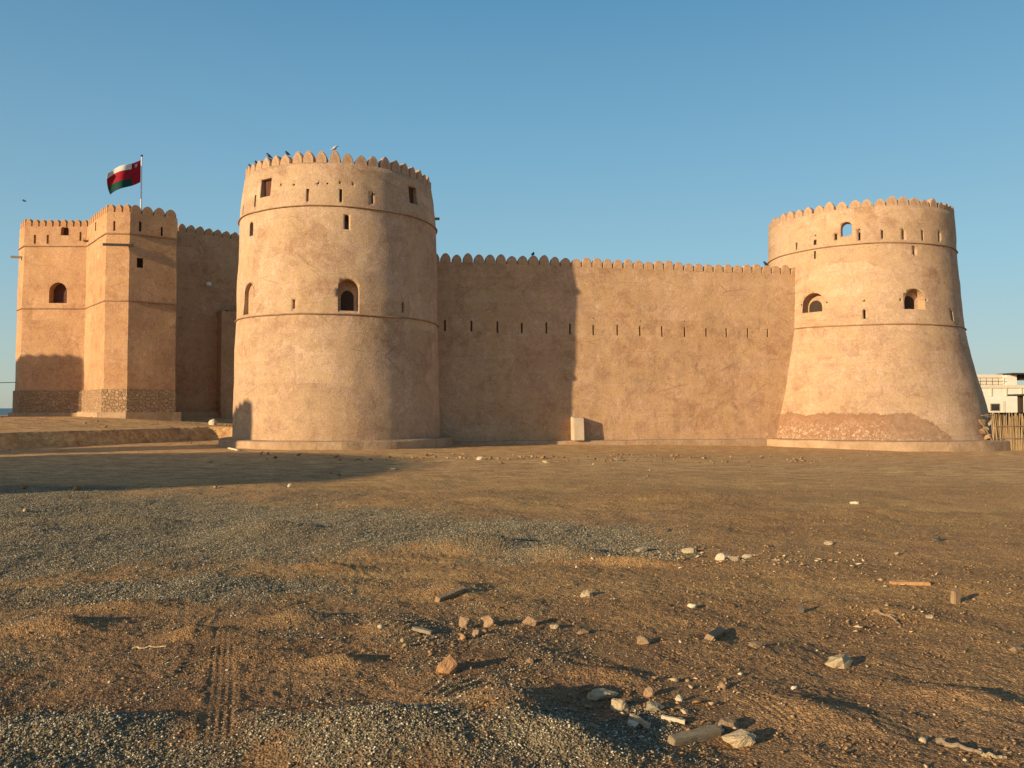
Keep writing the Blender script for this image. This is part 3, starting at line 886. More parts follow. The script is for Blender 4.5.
def merlon_mesh(name, wd, ht, th, pointed, mat):
    hw = wd / 2
    prof = [(-hw, -0.05), (hw, -0.05), (hw, ht * 0.30)]
    n = 10
    for i in range(1, n):
        a = i / n * math.pi
        x = hw * math.cos(a)
        y = ht * 0.30 + ht * 0.70 * ((1 - abs(math.cos(a)) ** (1.45 if pointed else 1.9)) ** (0.72 if pointed else 0.62))
        prof.append((x, y))
    prof.append((-hw, ht * 0.30))
    bm = bmesh.new()
    bm_prism(bm, prof, -th / 2, th / 2)
    bmesh.ops.recalc_face_normals(bm, faces=bm.faces[:])
    bmesh.ops.bevel(bm, geom=[e for e in bm.edges if abs(e.verts[0].co.y - e.verts[1].co.y) < 1e-6], offset=0.03, segments=2, affect='EDGES')
    me = bpy.data.meshes.new(name); bm.to_mesh(me); bm.free()
    me.materials.append(mat)
    return me

def place(name, me, parent, M):
    o = bpy.data.objects.new(name, me)
    COL.objects.link(o)
    o.parent = parent
    o.matrix_local = parent.matrix_world.inverted() @ M if False else M
    return o

# ------------------------------------------------------------------ round towers
def prof_r(prof, z):
    zs = [p[0] for p in prof]; rs = [p[1] for p in prof]
    return float(np.interp(z, zs, rs))

def cyl_hit(px, py, C, prof):
    """where a view ray first meets a round tower"""
    d = ray(px, py)
    r = prof_r(prof, 8)
    for _ in range(12):
        # (t d - C)^2 = r^2 in plan
        a = d.x ** 2 + d.y ** 2; b = -2 * (d.x * C.x + d.y * C.y); c = C.x ** 2 + C.y ** 2 - r * r
        disc = max(b * b - 4 * a * c, 0)
        t = (-b - math.sqrt(disc)) / (2 * a)
        z = EYE + d.z * t
        r = prof_r(prof, z)
    return Vector((d.x * t, d.y * t, z)), t

def build_tower(label, cx, cy, prof, z_roof, z_top, th, strings, n_mer, mer, plinth_r, plinth_z, openings, dots, mat, seed, pl_mat):
    C = Vector((cx, cy, 0))
    t = thing('round_tower', label, 'tower', (cx, cy, 0))
    bpy.context.view_layer.update()
    N = 160
    zs = np.concatenate([np.linspace(prof[0][0], z_top, 60)])
    rings = []
    bm = bmesh.new()
    rs = random.Random(seed)
    def ring(r, z, wob):
        vs = []
        for k in range(N):
            a = k * 2 * math.pi / N
            ux, uy = math.cos(a), math.sin(a)
            d = 0
            if wob:
                q = Vector((ux * r * 0.5 + seed, uy * r * 0.5, z * 0.5))
                d = mnoise.noise(q) * 0.055 + mnoise.noise(q * 3.3) * 0.02
            vs.append(bm.verts.new((ux * (r + d), uy * (r + d), z)))
        return vs
    for z in zs:
        rings.append(ring(prof_r(prof, z), z, True))
    rt = prof_r(prof, z_top)
    rings.append(ring(rt - th, z_top, False))
    rings.append(ring(rt - th, z_roof, False))
    for a, b in zip(rings, rings[1:]):
        for k in range(N):
            bm.faces.new((a[k], a[(k + 1) % N], b[(k + 1) % N], b[k]))
    bm.faces.new(rings[0][::-1]); bm.faces.new(rings[-1])
    bmesh.ops.recalc_face_normals(bm, faces=bm.faces[:])
    body = from_bm('tower_body', bm, t, mat, smooth=True)
    body.location = (0, 0, 0)
    # openings
    cb = bmesh.new()
    todo = []
    for (px, py, wp, hp, kind) in openings:
        p, tt = cyl_hit(px, py, C, prof)
        n = Vector((p.x - cx, p.y - cy, 0)).normalized()
        s = p.y / F_PX
        # widths are foreshortened on the curve
        vd = Vector((-p.x, -p.y, 0)).normalized()
        fs = max(0.3, n.dot(vd))
        wd, ht = wp * s / fs, hp * s * 1.0
        M = frame_at(p, n.x, n.y)
        todo.append((M, wd, ht, kind, fs))
        if kind == 'slit': wd = max(wd * 0.7, 0.10); bm_prism(cb, rect_prof(wd, ht), -0.42, 0.3, M)
        elif kind == 'slot': bm_prism(cb, rect_prof(wd, ht), -0.42, 0.3, M)
        elif kind == 'archslit': bm_prism(cb, arch_prof(max(wd, .16), ht, 0.2), -0.6, 0.3, M)
        elif kind == 'square': bm_prism(cb, rect_prof(wd, ht), -0.34, 0.3, M)
        elif kind == 'through': bm_prism(cb, arch_prof(wd, ht, 0.1, 10), -1.0, 0.3, M)
        elif kind == 'niche': bm_prism(cb, arch_prof(wd, ht, 0.25, 10), -0.22, 0.3, M)
        elif kind in ('arch', 'arch_right'):
            bm_prism(cb, arch_prof(wd, ht, 0.12, 10), -0.62, 0.3, M)
    for (px, py) in dots:
        p, tt = cyl_hit(px, py, C, prof)
        n = Vector((p.x - cx, p.y - cy, 0)).normalized()
        M = frame_at(p, n.x, n.y)
        bm_prism(cb, [(0.045 * math.cos(a * math.pi / 4), 0.045 * math.sin(a * math.pi / 4)) for a in range(8)], -0.2, 0.2, M)
    cut(body, cb)
    body.data.materials.clear(); body.data.materials.append(mat)
    mat = M_PLASTER if mat is M_SCOURED else mat
    Tinv = Matrix.Translation((-cx, -cy, 0))
    for (M, wd, ht, kind, fs) in todo:
        L = Tinv @ M
        if kind == 'slit': 
            o = from_bm('arrow_slit', lining(rect_prof(max(wd * 0.7, .10), ht), 0.42), t, mat)
            o.matrix_local = L
        elif kind == 'slot':
            o = from_bm('arrow_slit', lining(rect_prof(wd, ht), 0.42), t, mat); o.matrix_local = L
        elif kind == 'archslit':
            o = from_bm('arrow_slit', lining(arch_prof(max(wd, .16), ht, 0.2), 0.6), t, mat); o.matrix_local = L
        elif kind == 'niche':
            o = from_bm('blind_niche', lining(arch_prof(wd, ht, 0.25, 10), 0.22), t, mat); o.matrix_local = L
        elif kind == 'square':
            o = from_bm('window', lining(rect_prof(wd, ht), 0.34), t, mat); o.matrix_local = L
            bmx = bmesh.new()
            nb = 5
            for i in range(nb):
                bm_box(bmx, ((i + .5) / nb * wd - wd / 2, -0.24, 0), (wd / nb - 0.015, 0.04, ht - 0.03))
            s1 = from_bm('shutter_or_shade_panel', bmx, o, M_SHUTTER)
        elif kind in ('arch', 'arch_right'):
            bml = bmesh.new()
            # lining without its back: reveal plus a back wall with a smaller arched doorway in it
            pr = arch_prof(wd - .008, ht - .008, 0.12, 10)
            a = [bml.verts.new((u, -0.04, v)) for u, v in pr]; b = [bml.verts.new((u, -0.60, v)) for u, v in pr]
            for i in range(len(pr)):
                bml.faces.new((a[i], a[(i + 1) % len(pr)], b[(i + 1) % len(pr)], b[i]))
            if kind == 'arch':
                iw, ih, ox = wd * 0.62, ht * 0.66, 0.0
            else:
                iw, ih, ox = wd * 0.62, ht * 0.62, wd * 0.12
            pi_ = [(u + ox, v - (ht - ih) / 2 + 0.06) for u, v in arch_prof(iw, ih, 0.2, 10)]
            ci = [bml.verts.new((u, -0.60, v)) for u, v in pi_]; di = [bml.verts.new((u, -0.615, v)) for u, v in pi_]
            for i in range(len(pr)):
                bml.faces.new((b[i], b[(i + 1) % len(pr)], ci[(i + 1) % len(pr)], ci[i]))
                bml.faces.new((ci[i], ci[(i + 1) % len(pr)], di[(i + 1) % len(pr)], di[i]))
            o = from_bm('window', bml, t, mat); o.matrix_local = L
            bmi = bmesh.new()
            bm_prism(bmi, pi_, -0.618, -0.612)
            s1 = from_bm('shutter_or_shade_panel', bmi, o, M_DARKWOOD)  # dark panel standing for the shaded interior behind the inner arch
    # string courses: a thin projecting ledge
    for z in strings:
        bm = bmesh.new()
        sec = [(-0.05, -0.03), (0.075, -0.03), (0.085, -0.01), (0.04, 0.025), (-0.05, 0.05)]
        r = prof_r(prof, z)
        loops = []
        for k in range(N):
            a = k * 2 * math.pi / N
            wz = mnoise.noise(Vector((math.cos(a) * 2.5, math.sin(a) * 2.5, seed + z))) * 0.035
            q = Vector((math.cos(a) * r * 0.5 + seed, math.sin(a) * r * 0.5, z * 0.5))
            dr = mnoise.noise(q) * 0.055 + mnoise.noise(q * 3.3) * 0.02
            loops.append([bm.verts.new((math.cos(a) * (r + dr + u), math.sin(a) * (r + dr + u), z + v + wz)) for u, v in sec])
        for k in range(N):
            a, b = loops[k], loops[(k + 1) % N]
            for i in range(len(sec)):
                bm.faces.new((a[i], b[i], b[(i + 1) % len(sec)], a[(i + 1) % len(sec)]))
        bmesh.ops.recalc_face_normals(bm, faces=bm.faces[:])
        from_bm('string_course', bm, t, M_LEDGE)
    # merlons
    wd = 2 * math.pi * rt / n_mer
    me = merlon_mesh('merlon', wd - 0.045, mer, 0.34, True, mat)
    for k in range(n_mer):
        a = (k + rs.uniform(-.06, .06)) * 2 * math.pi / n_mer
        M = frame_at(Vector((math.cos(a) * (rt - 0.18), math.sin(a) * (rt - 0.18), z_top)), math.cos(a), math.sin(a))
        o = place('merlon', me, t, M @ Matrix.Diagonal((rs.uniform(.90, 1.05), 1, rs.uniform(.82, 1.14), 1)))
    # plinth ring
    bm = bmesh.new()
    r_in = prof_r(prof, plinth_z) - 0.25
    lo, mi, hi, inn = [], [], [], []
    for k in range(N):
        a = k * 2 * math.pi / N
        w_ = mnoise.noise(Vector((math.cos(a) * 5, math.sin(a) * 5, seed))) * 0.10
        wz = mnoise.noise(Vector((math.cos(a) * 4, math.sin(a) * 4, seed + 3))) * 0.035
        c, s = math.cos(a), math.sin(a)
        lo.append(bm.verts.new((c * (plinth_r + .05 + w_), s * (plinth_r + .05 + w_), -1.2)))
        mi.append(bm.verts.new((c * (plinth_r + w_), s * (plinth_r + w_), plinth_z - .05 + wz)))
        hi.append(bm.verts.new((c * (plinth_r - .06 + w_), s * (plinth_r - .06 + w_), plinth_z + wz)))
        inn.append(bm.verts.new((c * r_in, s * r_in, plinth_z + 0.03)))
    for A_, B_ in ((lo, mi), (mi, hi), (hi, inn)):
        for k in range(N):
            bm.faces.new((A_[k], A_[(k + 1) % N], B_[(k + 1) % N], B_[k]))
    bmesh.ops.recalc_face_normals(bm, faces=bm.faces[:])
    from_bm('plinth', bm, t, pl_mat)
    return t

D1, B1 = 42.4, R(-12.2)
C1 = (D1 * math.sin(B1), D1 * math.cos(B1))
PROF1 = [(-1.3, 5.27), (0, 5.22), (6.0, 5.09), (11.0, 4.95), (11.6, 4.90), (13.1, 4.72), (14, 4.65)]
OPEN1 = [
    (266.0, 188.0, 9.5, 18.5, 'square'), (413.0, 195.5, 7.5, 17.5, 'square'),
    (307.5, 195, 2.4, 13, 'slit'), (341, 195.5, 2.4, 13, 'slit'), (372.5, 198, 2.2, 12, 'slit'), (255.3, 201, 1.8, 12, 'slit'), (243.6, 210, 1.0, 10, 'slit'),
    (347, 222, 4.0, 15, 'archslit'), (251.5, 229, 3.0, 14, 'archslit'),
    (294, 304, 2.8, 9, 'slit'), (402.5, 307.5, 2.6, 10, 'slit'),
    (348.5, 295, 21, 32, 'arch'), (248.6, 298.5, 8.8, 32, 'niche'),
]
DOTS1 = [(294, 184.5), (281, 185), (318.5, 183), (327.5, 183.5), (340, 183), (353, 184.5)]
tw1 = build_tower('tall round plastered tower with slightly tapering sides, nearest to the camera, birds on its battlements', C1[0], C1[1], PROF1, 11.2, 13.08, 0.5,
            (6.0, 11.0), 49, 0.54, 5.85, 0.20, OPEN1, DOTS1, M_PLASTER, 2.0, M_PLINTH)

D2, B2 = 55.0, R(23.5)
C2 = (D2 * math.sin(B2), D2 * math.cos(B2))
PROF2 = [(-1.6, 7.80), (-0.4, 7.46), (1.4, 6.98), (3.2, 6.50), (5.0, 6.08), (6.4, 5.84), (8.5, 5.64), (11.06, 5.48), (13.2, 5.38), (14, 5.35)]
OPEN2 = [
    (846.5, 229.0, 10, 14.5, 'through'),
    (796, 246, 2.0, 7, 'slit'), (815, 242.5, 2.6, 5, 'slot'), (815, 255, 1.8, 8, 'slit'), (836, 237, 2.2, 6, 'slot'),
    (859.5, 236.5, 2.4, 8, 'slit'), (882.5, 234.5, 2.2, 8, 'slit'), (903.5, 235, 2.2, 9, 'slit'), (923, 235.5, 2.2, 10, 'slit'), (939.5, 237, 2.0, 9, 'slit'),
    (914.5, 251, 2.0, 8, 'slit'),
    (813, 302.5, 20, 19.5, 'arch_right'), (914.8, 298.8, 18, 21, 'arch'),
    (864.5, 314.5, 3.0, 9, 'slit'), (952, 316, 2.4, 10, 'slit'),
]
DOTS2 = [(801.5, 305), (827, 302.5), (864.5, 301), (901, 300), (926.5, 300), (815.5, 235.5), (859.5, 229.5)]
tw2 = build_tower('broad round plastered tower with a flaring foot and bare stone base, at the right end', C2[0], C2[1], PROF2, 10.9, 13.2, 0.55,
            (6.4, 11.06), 50, 0.50, 8.30, -0.08, OPEN2, DOTS2, M_SCOURED, 4.0, M_PLINTH)

# wooden water spout on the first tower (a part of it)
def spout(parent, M, L, wd, mat=M_WOOD):
    bm = bmesh.new()
    # a hollowed half log: U section
    sec = [(-wd / 2, 0.5 * wd), (-wd / 2, -0.4 * wd), (wd / 2, -0.4 * wd), (wd / 2, 0.5 * wd), (wd * .28, 0.5 * wd), (wd * .28, -0.1 * wd), (-wd * .28, -0.1 * wd), (-wd * .28, 0.5 * wd)]
    bm_prism(bm, sec, -0.3, L)
    bmesh.ops.recalc_face_normals(bm, faces=bm.faces[:])
    o = from_bm('water_spout', bm, parent, mat)
    o.matrix_local = M
    return o
p, _ = cyl_hit(435.3, 219, Vector((*C1, 0)), PROF1)
n = Vector((1, -0.1, 0)).normalized()
spout(tw1, Matrix.Translation((-C1[0], -C1[1], 0)) @ frame_at(p - n * 0.1, n.x, n.y), 0.32, 0.13)

# ------------------------------------------------------------------ curtain wall
WL, WR = Vector((-3.9, 43.6, 0)), Vector((17.05, 47.85, 0))
wdir = (WR - WL).normalized()
wn = Vector((wdir.y, -wdir.x, 0))          # towards the camera
W0 = WL - wdir * 5.0
WLEN = (WR - WL).length + 5.0 + 4.0
Z_CREN, BATTER, WTH = 9.72, 0.6, 1.1
wall = thing('curtain_wall', 'long plain plastered fort wall with rounded battlements between the two round towers', 'wall', (W0.x, W0.y, 0), math.atan2(wdir.y, wdir.x))
bpy.context.view_layer.update()
WM = wall.matrix_world.copy()      # local: x along, -y towards camera
bm = bmesh.new()
nx, nz = 110, 44
grid = []
for j in range(nz + 1):
    z = -1.2 + (Z_CREN + 1.2) * j / nz
    row = []
    for i in range(nx + 1):
        x = WLEN * i / nx
        off = BATTER * (Z_CREN - z) / Z_CREN
        q = Vector((x * 0.45, z * 0.45, 7.7))
        off += mnoise.noise(q) * 0.06 + mnoise.noise(q * 3.1) * 0.022
        row.append(bm.verts.new((x, -off, z)))
    grid.append(row)
for j in range(nz):
    for i in range(nx):
        bm.faces.new((grid[j][i], grid[j][i + 1], grid[j + 1][i + 1], grid[j + 1][i]))
back = []
for (x, z) in ((0, -1.2), (WLEN, -1.2), (WLEN, Z_CREN), (0, Z_CREN)):
    back.append(bm.verts.new((x, WTH, z)))
bm.faces.new((back[0], back[3], back[2], back[1]))
bm.faces.new([grid[nz][i] for i in range(nx + 1)] + [back[2], back[3]])
bm.faces.new([grid[0][i] for i in range(nx, -1, -1)] + [back[0], back[1]])
bm.faces.new([grid[j][0] for j in range(nz + 1)] + [back[3], back[0]])
bm.faces.new([grid[j][nx] for j in range(nz, -1, -1)] + [back[1], back[2]])
bmesh.ops.recalc_face_normals(bm, faces=bm.faces[:])
wbody = from_bm('wall_body', bm, wall, M_WALL, smooth=False)

def wall_hit(px, py):
    d = ray(px, py)
    o = Vector((0, 0, EYE))
    inv = WM.inverted()
    lo, ld = inv @ o, inv.to_3x3() @ d
    off = BATTER / 2
    for _ in range(8):
        t = (-off - lo.y) / ld.y
        z = lo.z + ld.z * t
        off = BATTER * (Z_CREN - z) / Z_CREN
    return lo + ld * t
cb = bmesh.new()
slits = []
for px, py in ((445, 325.5), (471.5, 326), (497.5, 327), (522, 328), (546.5, 328), (570, 329), (593.5, 330), (617.5, 330), (640, 331), (662, 331.5), (684.6, 332), (706, 332.5), (726.6, 332.5), (748, 333), (767.6, 333)):
    p = wall_hit(px, py)
    hh = (0.62 if px < 700 else 0.52) + random.uniform(-.05, .05)
    M = Matrix.Translation(p) @ Matrix.Rotation(math.pi, 4, 'Z')
    bm_prism(cb, rect_prof(0.105, hh), -0.5, 0.5, WM @ M)
    slits.append((M, hh))
for px, py in ((593.5, 318), (617.5, 320), (640.5, 321), (684.5, 321)):
    p = wall_hit(px, py)
    M = Matrix.Translation(p) @ Matrix.Rotation(math.pi, 4, 'Z')
    bm_prism(cb, [(0.04 * math.cos(a * math.pi / 3), 0.04 * math.sin(a * math.pi / 3)) for a in range(6)], -0.2, 0.3, WM @ M)
cut(wbody, cb)
wbody.data.materials.clear(); wbody.data.materials.append(M_WALL)
for M, hh in slits:
    o = from_bm('arrow_slit', lining(rect_prof(0.105, hh), 0.5), wall, M_WALL)
    o.matrix_local = M
me = merlon_mesh('merlon', 0.58, 0.52, 0.34, False, M_WALL)
nm = int(WLEN / 0.62)
for i in range(nm):
    x = (i + .5) * 0.62
    M = Matrix.Translation((x, 0.18, Z_CREN + mnoise.noise(Vector((x * .3, 0, 0))) * 0.05)) @ Matrix.Rotation(math.pi, 4, 'Z')
    place('merlon', me, wall, M @ Matrix.Diagonal((random.uniform(.90, 1.05), 1, random.uniform(.84, 1.12), 1)))
bm = bmesh.new()
npl = 60
up, dn, inn = [], [], []
for i in range(npl + 1):
    x = 4.0 + (WLEN - 7.0) * i / npl
    w_ = mnoise.noise(Vector((x * .6, 3, 0))) * 0.07
    wz = mnoise.noise(Vector((x * .5, 8, 0))) * 0.04
    dn.append(bm.verts.new((x, -1.12 - w_, -1.4))); up.append(bm.verts.new((x, -1.06 - w_, -0.10 + wz))); inn.append(bm.verts.new((x, -0.3, -0.07 + wz)))
for i in range(npl):
    bm.faces.new((dn[i], dn[i + 1], up[i + 1], up[i])); bm.faces.new((up[i], up[i + 1], inn[i + 1], inn[i]))
from_bm('plinth', bm, wall, M_PLINTH)

# block leaning at the foot of the wall
p = wall_hit(576, 439)
p.z = -0.08
blk = bmesh.new()
prof = [(0.0, 0.0), (-0.72, 0.0), (-0.62, 1.22), (-0.05, 1.30), (0.05, 1.30)]
va = [blk.verts.new((-0.30, y + 0.03, z)) for y, z in prof]; vb = [blk.verts.new((0.30, y + 0.03, z)) for y, z in prof]
blk.faces.new(va); blk.faces.new(vb[::-1])
for i in range(5): blk.faces.new((va[i], vb[i], vb[(i + 1) % 5], va[(i + 1) % 5]))
bmesh.ops.recalc_face_normals(blk, faces=blk.faces[:])
bmesh.ops.bevel(blk, geom=blk.edges[:], offset=0.03, segments=2, affect='EDGES')
o = from_bm('plaster_block', blk, None, M_PALEBLOCK)
o.matrix_world = WM @ Matrix.Translation(p)
tag(o, 'upright plastered block standing against the sunlit foot of the long wall', 'block')

# ------------------------------------------------------------------ keep
def plan(px, Y): return Vector(((px - 512) / F_PX * Y, Y, 0))
KP = [plan(14.0, 55.2), plan(19, 54.0), plan(83, 54.0), plan(103, 50.0), plan(127, 50.0), plan(175, 51.65), plan(176.5, 55.4), plan(240, 58.4)]
dirr = (KP[-1] - KP[-2]).normalized()
KP.append(KP[-1] + dirr * 3.0)
KP += [KP[-1] + Vector((-10, 14, 0)), KP[0] + Vector((-1.0, 14, 0))]
Z_KC = 14.05          # crenel level
Z_K0 = 0.3
keep = thing('fort_keep', 'angular many sided keep with rounded battlements and rubble base on the left, half in shade', 'keep', (KP[3].x, KP[3].y, 1.0))
bpy.context.view_layer.update()
KM = keep.matrix_world.copy(); KI = KM.inverted()
bm = bmesh.new()
nzk = 26
rings = []
edges = []
for i, a in enumerate(KP):
    b = KP[(i + 1) % len(KP)]
    L = (b - a).length
    m = max(1, int(L / 0.7)) if i < 8 else 3
    for s in range(m): edges.append((a.lerp(b, s / m), i, s == 0))
for j in range(nzk + 1):
    z = Z_K0 + (Z_KC - Z_K0) * j / nzk
    row = []
    for (q, i, corner) in edges:
        s = Vector((q.x * .4, q.y * .4, z * .4))
        d = Vector((mnoise.noise(s), mnoise.noise(s + Vector((9, 0, 0))), 0)) * 0.05
        # slight batter towards the middle of the keep
        cen = Vector((-27.0, 60.0, 0))
        d += (cen - Vector((q.x, q.y, 0))).normalized() * 0.011 * (z - Z_K0)
        row.append(bm.verts.new(KI @ Vector((q.x + d.x, q.y + d.y, z))))
    rings.append(row)
ne = len(edges)
for a, b in zip(rings, rings[1:]):
    for k_ in range(ne):
        bm.faces.new((a[k_], a[(k_ + 1) % ne], b[(k_ + 1) % ne], b[k_]))
bm.faces.new(rings[0][::-1]); bm.faces.new(rings[-1])
bmesh.ops.recalc_face_normals(bm, faces=bm.faces[:])
kbody = from_bm('keep_body', bm, keep, M_KEEP)

def keep_hit(px, py, face):
    a, b = KP[face], KP[face + 1]
    t_ = (b - a).normalized(); n_ = Vector((t_.y, -t_.x, 0))
    d = ray(px, py)
    t = (a - Vector((0, 0, EYE))).dot(n_) / d.dot(n_)
    p = Vector((0, 0, EYE)) + d * t
    return p, n_
cb = bmesh.new()
kopen = []
KOPEN = [(62.5, 230, 7, 10, 1, 'niche'), (32.5, 239, 1.8, 9, 1, 'slit'), (45.5, 239, 1.8, 9, 1, 'slit'), (78.5, 236, 1.8, 9, 1, 'slit'),
         (56.5, 292.5, 15.5, 21, 1, 'arch'), (94.5, 226, 1.4, 9, 2, 'slit'), (113.7, 225.5, 1.6, 10, 3, 'slit'),
         (140, 226, 2.2, 10, 4, 'slit'), (162, 231, 1.8, 9, 4, 'slit'), (140, 262.5, 6, 10, 4, 'square'), (228, 313.5, 3, 7, 6, 'slit')]
for (px, py, wp, hp, fc, kind) in KOPEN:
    p, n_ = keep_hit(px, py, fc)
    s = p.y / F_PX
    vd = Vector((-p.x, -p.y, 0)).normalized()
    wd, ht = wp * s / max(.3, n_.dot(vd)), hp * s
    cen = (Vector((-27.0, 60.0, 0)) - Vector((p.x, p.y, 0))).normalized() * 0.011 * (p.z - Z_K0)
    M = frame_at(p + Vector((cen.x, cen.y, 0)), n_.x, n_.y)
    pr = {'slit': rect_prof(max(.13, wd), ht), 'square': rect_prof(wd, ht)}.get(kind) or arch_prof(wd, ht, 0.3 if kind == 'niche' else .12, 10)
    dp = {'slit': .5, 'square': .5, 'niche': .45, 'arch': .6}[kind]
    bm_prism(cb, pr, -dp, 0.4, M)
    kopen.append((M, pr, dp, kind, wd, ht))
cut(kbody, cb)
kbody.data.materials.clear(); kbody.data.materials.append(M_KEEP)
for (M, pr, dp, kind, wd, ht) in kopen:
    o = from_bm({'slit': 'arrow_slit', 'square': 'window', 'niche': 'window', 'arch': 'window'}[kind], lining(pr, dp), keep, M_KEEP)
    o.matrix_local = KI @ M
    if kind in ('niche', 'arch', 'square'):
        bmx = bmesh.new()
        bm_prism(bmx, [(u * .97, v * .97) for u, v in pr], -dp + 0.03, -dp + 0.07)
        bmesh.ops.recalc_face_normals(bmx, faces=bmx.faces[:])
        from_bm('shutter_or_shade_panel', bmx, o, M_SHUTTER if kind != 'square' else M_DARKWOOD)

def top_pt(q, z):
    cen = (Vector((-27.0, 60.0, 0)) - Vector((q.x, q.y, 0))).normalized() * 0.011 * (z - Z_K0)
    return Vector((q.x + cen.x, q.y + cen.y, z))
mek = merlon_mesh('merlon', 0.455, 0.54, 0.34, False, M_KEEP)
mek2 = merlon_mesh('merlon', 0.60, 0.56, 0.34, False, M_KEEP)
for i in range(0, 8):
    a, b = top_pt(KP[i], Z_KC), top_pt(KP[i + 1], Z_KC)
    L = (b - a).length
    t_ = (b - a).normalized(); n_ = Vector((t_.y, -t_.x, 0))
    big = i >= 4
    pitch = 0.64 if big else 0.50
    m = max(1, round(L / pitch))
    if i in (5,): continue
    for s in range(m):
        q = a.lerp(b, (s + .5) / m) - n_ * 0.2
        M = KI @ frame_at(q, n_.x, n_.y)
        place('merlon', mek2 if big else mek, keep, M @ Matrix.Diagonal((L / m / pitch * random.uniform(.97, 1.02), 1, random.uniform(.92, 1.06), 1)))
# bands: string courses, rubble base, plinth follow the front faces
def band(name, i0, i1, z0, z1, proud, mat, sub=1):
    pts = KP[i0:i1 + 1]
    outs = []
    for j, q in enumerate(pts):
        ns = []
        if j > 0:
            t_ = (pts[j] - pts[j - 1]).normalized(); ns.append(Vector((t_.y, -t_.x, 0)))
        if j < len(pts) - 1:
            t_ = (pts[j + 1] - pts[j]).normalized(); ns.append(Vector((t_.y, -t_.x, 0)))
        nn = sum(ns, Vector()).normalized()
        sc_ = 1 / max(.5, nn.dot(ns[0]))
        outs.append(nn * sc_)
    bm = bmesh.new()
    rows = []
    for j, q in enumerate(pts):
        a_ = top_pt(q, z0); b_ = top_pt(q, z1); o_ = outs[j]
        rows.append([bm.verts.new(KI @ v) for v in (a_ - o_ * .4, a_ + o_ * proud, b_ + o_ * proud, b_ - o_ * .4)])
    for r0, r1 in zip(rows, rows[1:]):
        for k_ in range(4):
            bm.faces.new((r0[k_], r1[k_], r1[(k_ + 1) % 4], r0[(k_ + 1) % 4]))
    bm.faces.new(rows[0]); bm.faces.new(rows[-1][::-1])
    bmesh.ops.recalc_face_normals(bm, faces=bm.faces[:])
    return from_bm(name, bm, keep, mat)
zc = lambda y, Y: EYE + (HORIZON - y) / F_PX * Y
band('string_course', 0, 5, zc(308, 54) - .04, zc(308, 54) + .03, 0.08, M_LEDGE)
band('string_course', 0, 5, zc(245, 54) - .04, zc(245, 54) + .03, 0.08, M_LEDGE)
band('rubble_base', 0, 5, Z_K0 + .02, zc(390.5, 54), 0.10, M_RUBBLE)
band('plinth', 2, 8, 0.2, 1.44, 0.38, M_PLINTH)
band('plinth', 0, 2, 0.2, 1.38, 0.35, M_PLINTH)
# buttress at the right of the shaded wall
a, b = KP[6].lerp(KP[7], 0.62), KP[7] + dirr * 1.5
t_ = (b - a).normalized(); n_ = Vector((t_.y, -t_.x, 0))
bm = bmesh.new()
zb = zc(311, 57)
Mb = Matrix(((t_.x, n_.x, 0, 0), (t_.y, n_.y, 0, 0), (0, 0, 1, 0), (0, 0, 0, 1))).to_3x3()
bm_box(bm, KI @ ((a + b) / 2 + n_ * 0.1 + Vector((0, 0, (zb + .3) / 2))), ((b - a).length, 1.3, zb - .3), Mb)
from_bm('buttress', bm, keep, M_KEEP)
# spouts on the keep
p, n_ = keep_hit(127, 245, 3)
spout(keep, KI @ frame_at(p - Vector((-.5, -.8, 0)) * .1, -0.75, -0.66) @ Matrix.Rotation(R(-6), 4, 'X'), 1.5, 0.16)
p, n_ = keep_hit(17, 256, 1)
spout(keep, KI @ frame_at(p + Vector((.5, 0.6, 0)), -1.0, -.25), 1.15, 0.15)
p, n_ = keep_hit(80, 240.5, 1)
spout(keep, KI @ frame_at(p + Vector((.2, 0.2, 0)), 0.45, -0.9), 0.6, 0.13)

# lamp on the shaded wall
p, n_ = keep_hit(207, 284.5, 6)
lamp = thing('wall_lamp', 'small white lamp fixed high on the shaded keep wall', 'lamp', p)
bpy.context.view_layer.update()
bm = bmesh.new()
bmesh.ops.create_uvsphere(bm, u_segments=16, v_segments=10, radius=0.2)
for v in bm.verts: v.co = Vector((v.co.x, v.co.y, v.co.z * 0.8)) + Vector((n_.x, n_.y, 0)) * 0.30
from_bm('lamp_shade', bm, lamp, M_STEEL, smooth=True)
bm = bmesh.new()
bm_tube(bm, [(-n_.x * .1, -n_.y * .1, 0.02), (n_.x * .25, n_.y * .25, 0.05)], 0.04, 8)
from_bm('bracket', bm, lamp, M_STEEL)

# ------------------------------------------------------------------ flag
pole_y = 53.2
pb = plan(138.4, pole_y)
zt = zc(154.5, pole_y)
fp = thing('flagpole', 'thin white flagpole standing on the keep roof', 'flagpole', (pb.x, pb.y, Z_KC))
bm = bmesh.new(); bm_tube(bm, [(0, 0, -0.1), (0, 0, zt - Z_KC)], [0.055, 0.04], 10); from_bm('pole', bm, fp, M_STEEL, True)
bm = bmesh.new(); bmesh.ops.create_uvsphere(bm, u_segments=10, v_segments=8, radius=0.08)
for v in bm.verts: v.co.z += zt - Z_KC + 0.06
from_bm('finial', bm, fp, M_DARKMETAL, True)
def cloth(name, r, g_, b):
    k = NT(name)
    k.b.inputs['Roughness'].default_value = 0.7
    n_ = k.noise(k.coord(scale=(1, 1, 1)), 120, 2)
    return k.out(k.mix(0.12, (r, g_, b), n_, 'OVERLAY'))
M_FR, M_FW, M_FG = cloth('red_flag_cloth', 0.34, 0.012, 0.022), cloth('white_flag_cloth', 0.66, 0.62, 0.56), cloth('green_flag_cloth', 0.010, 0.060, 0.045)
FW, FH = 2.15, 1.5
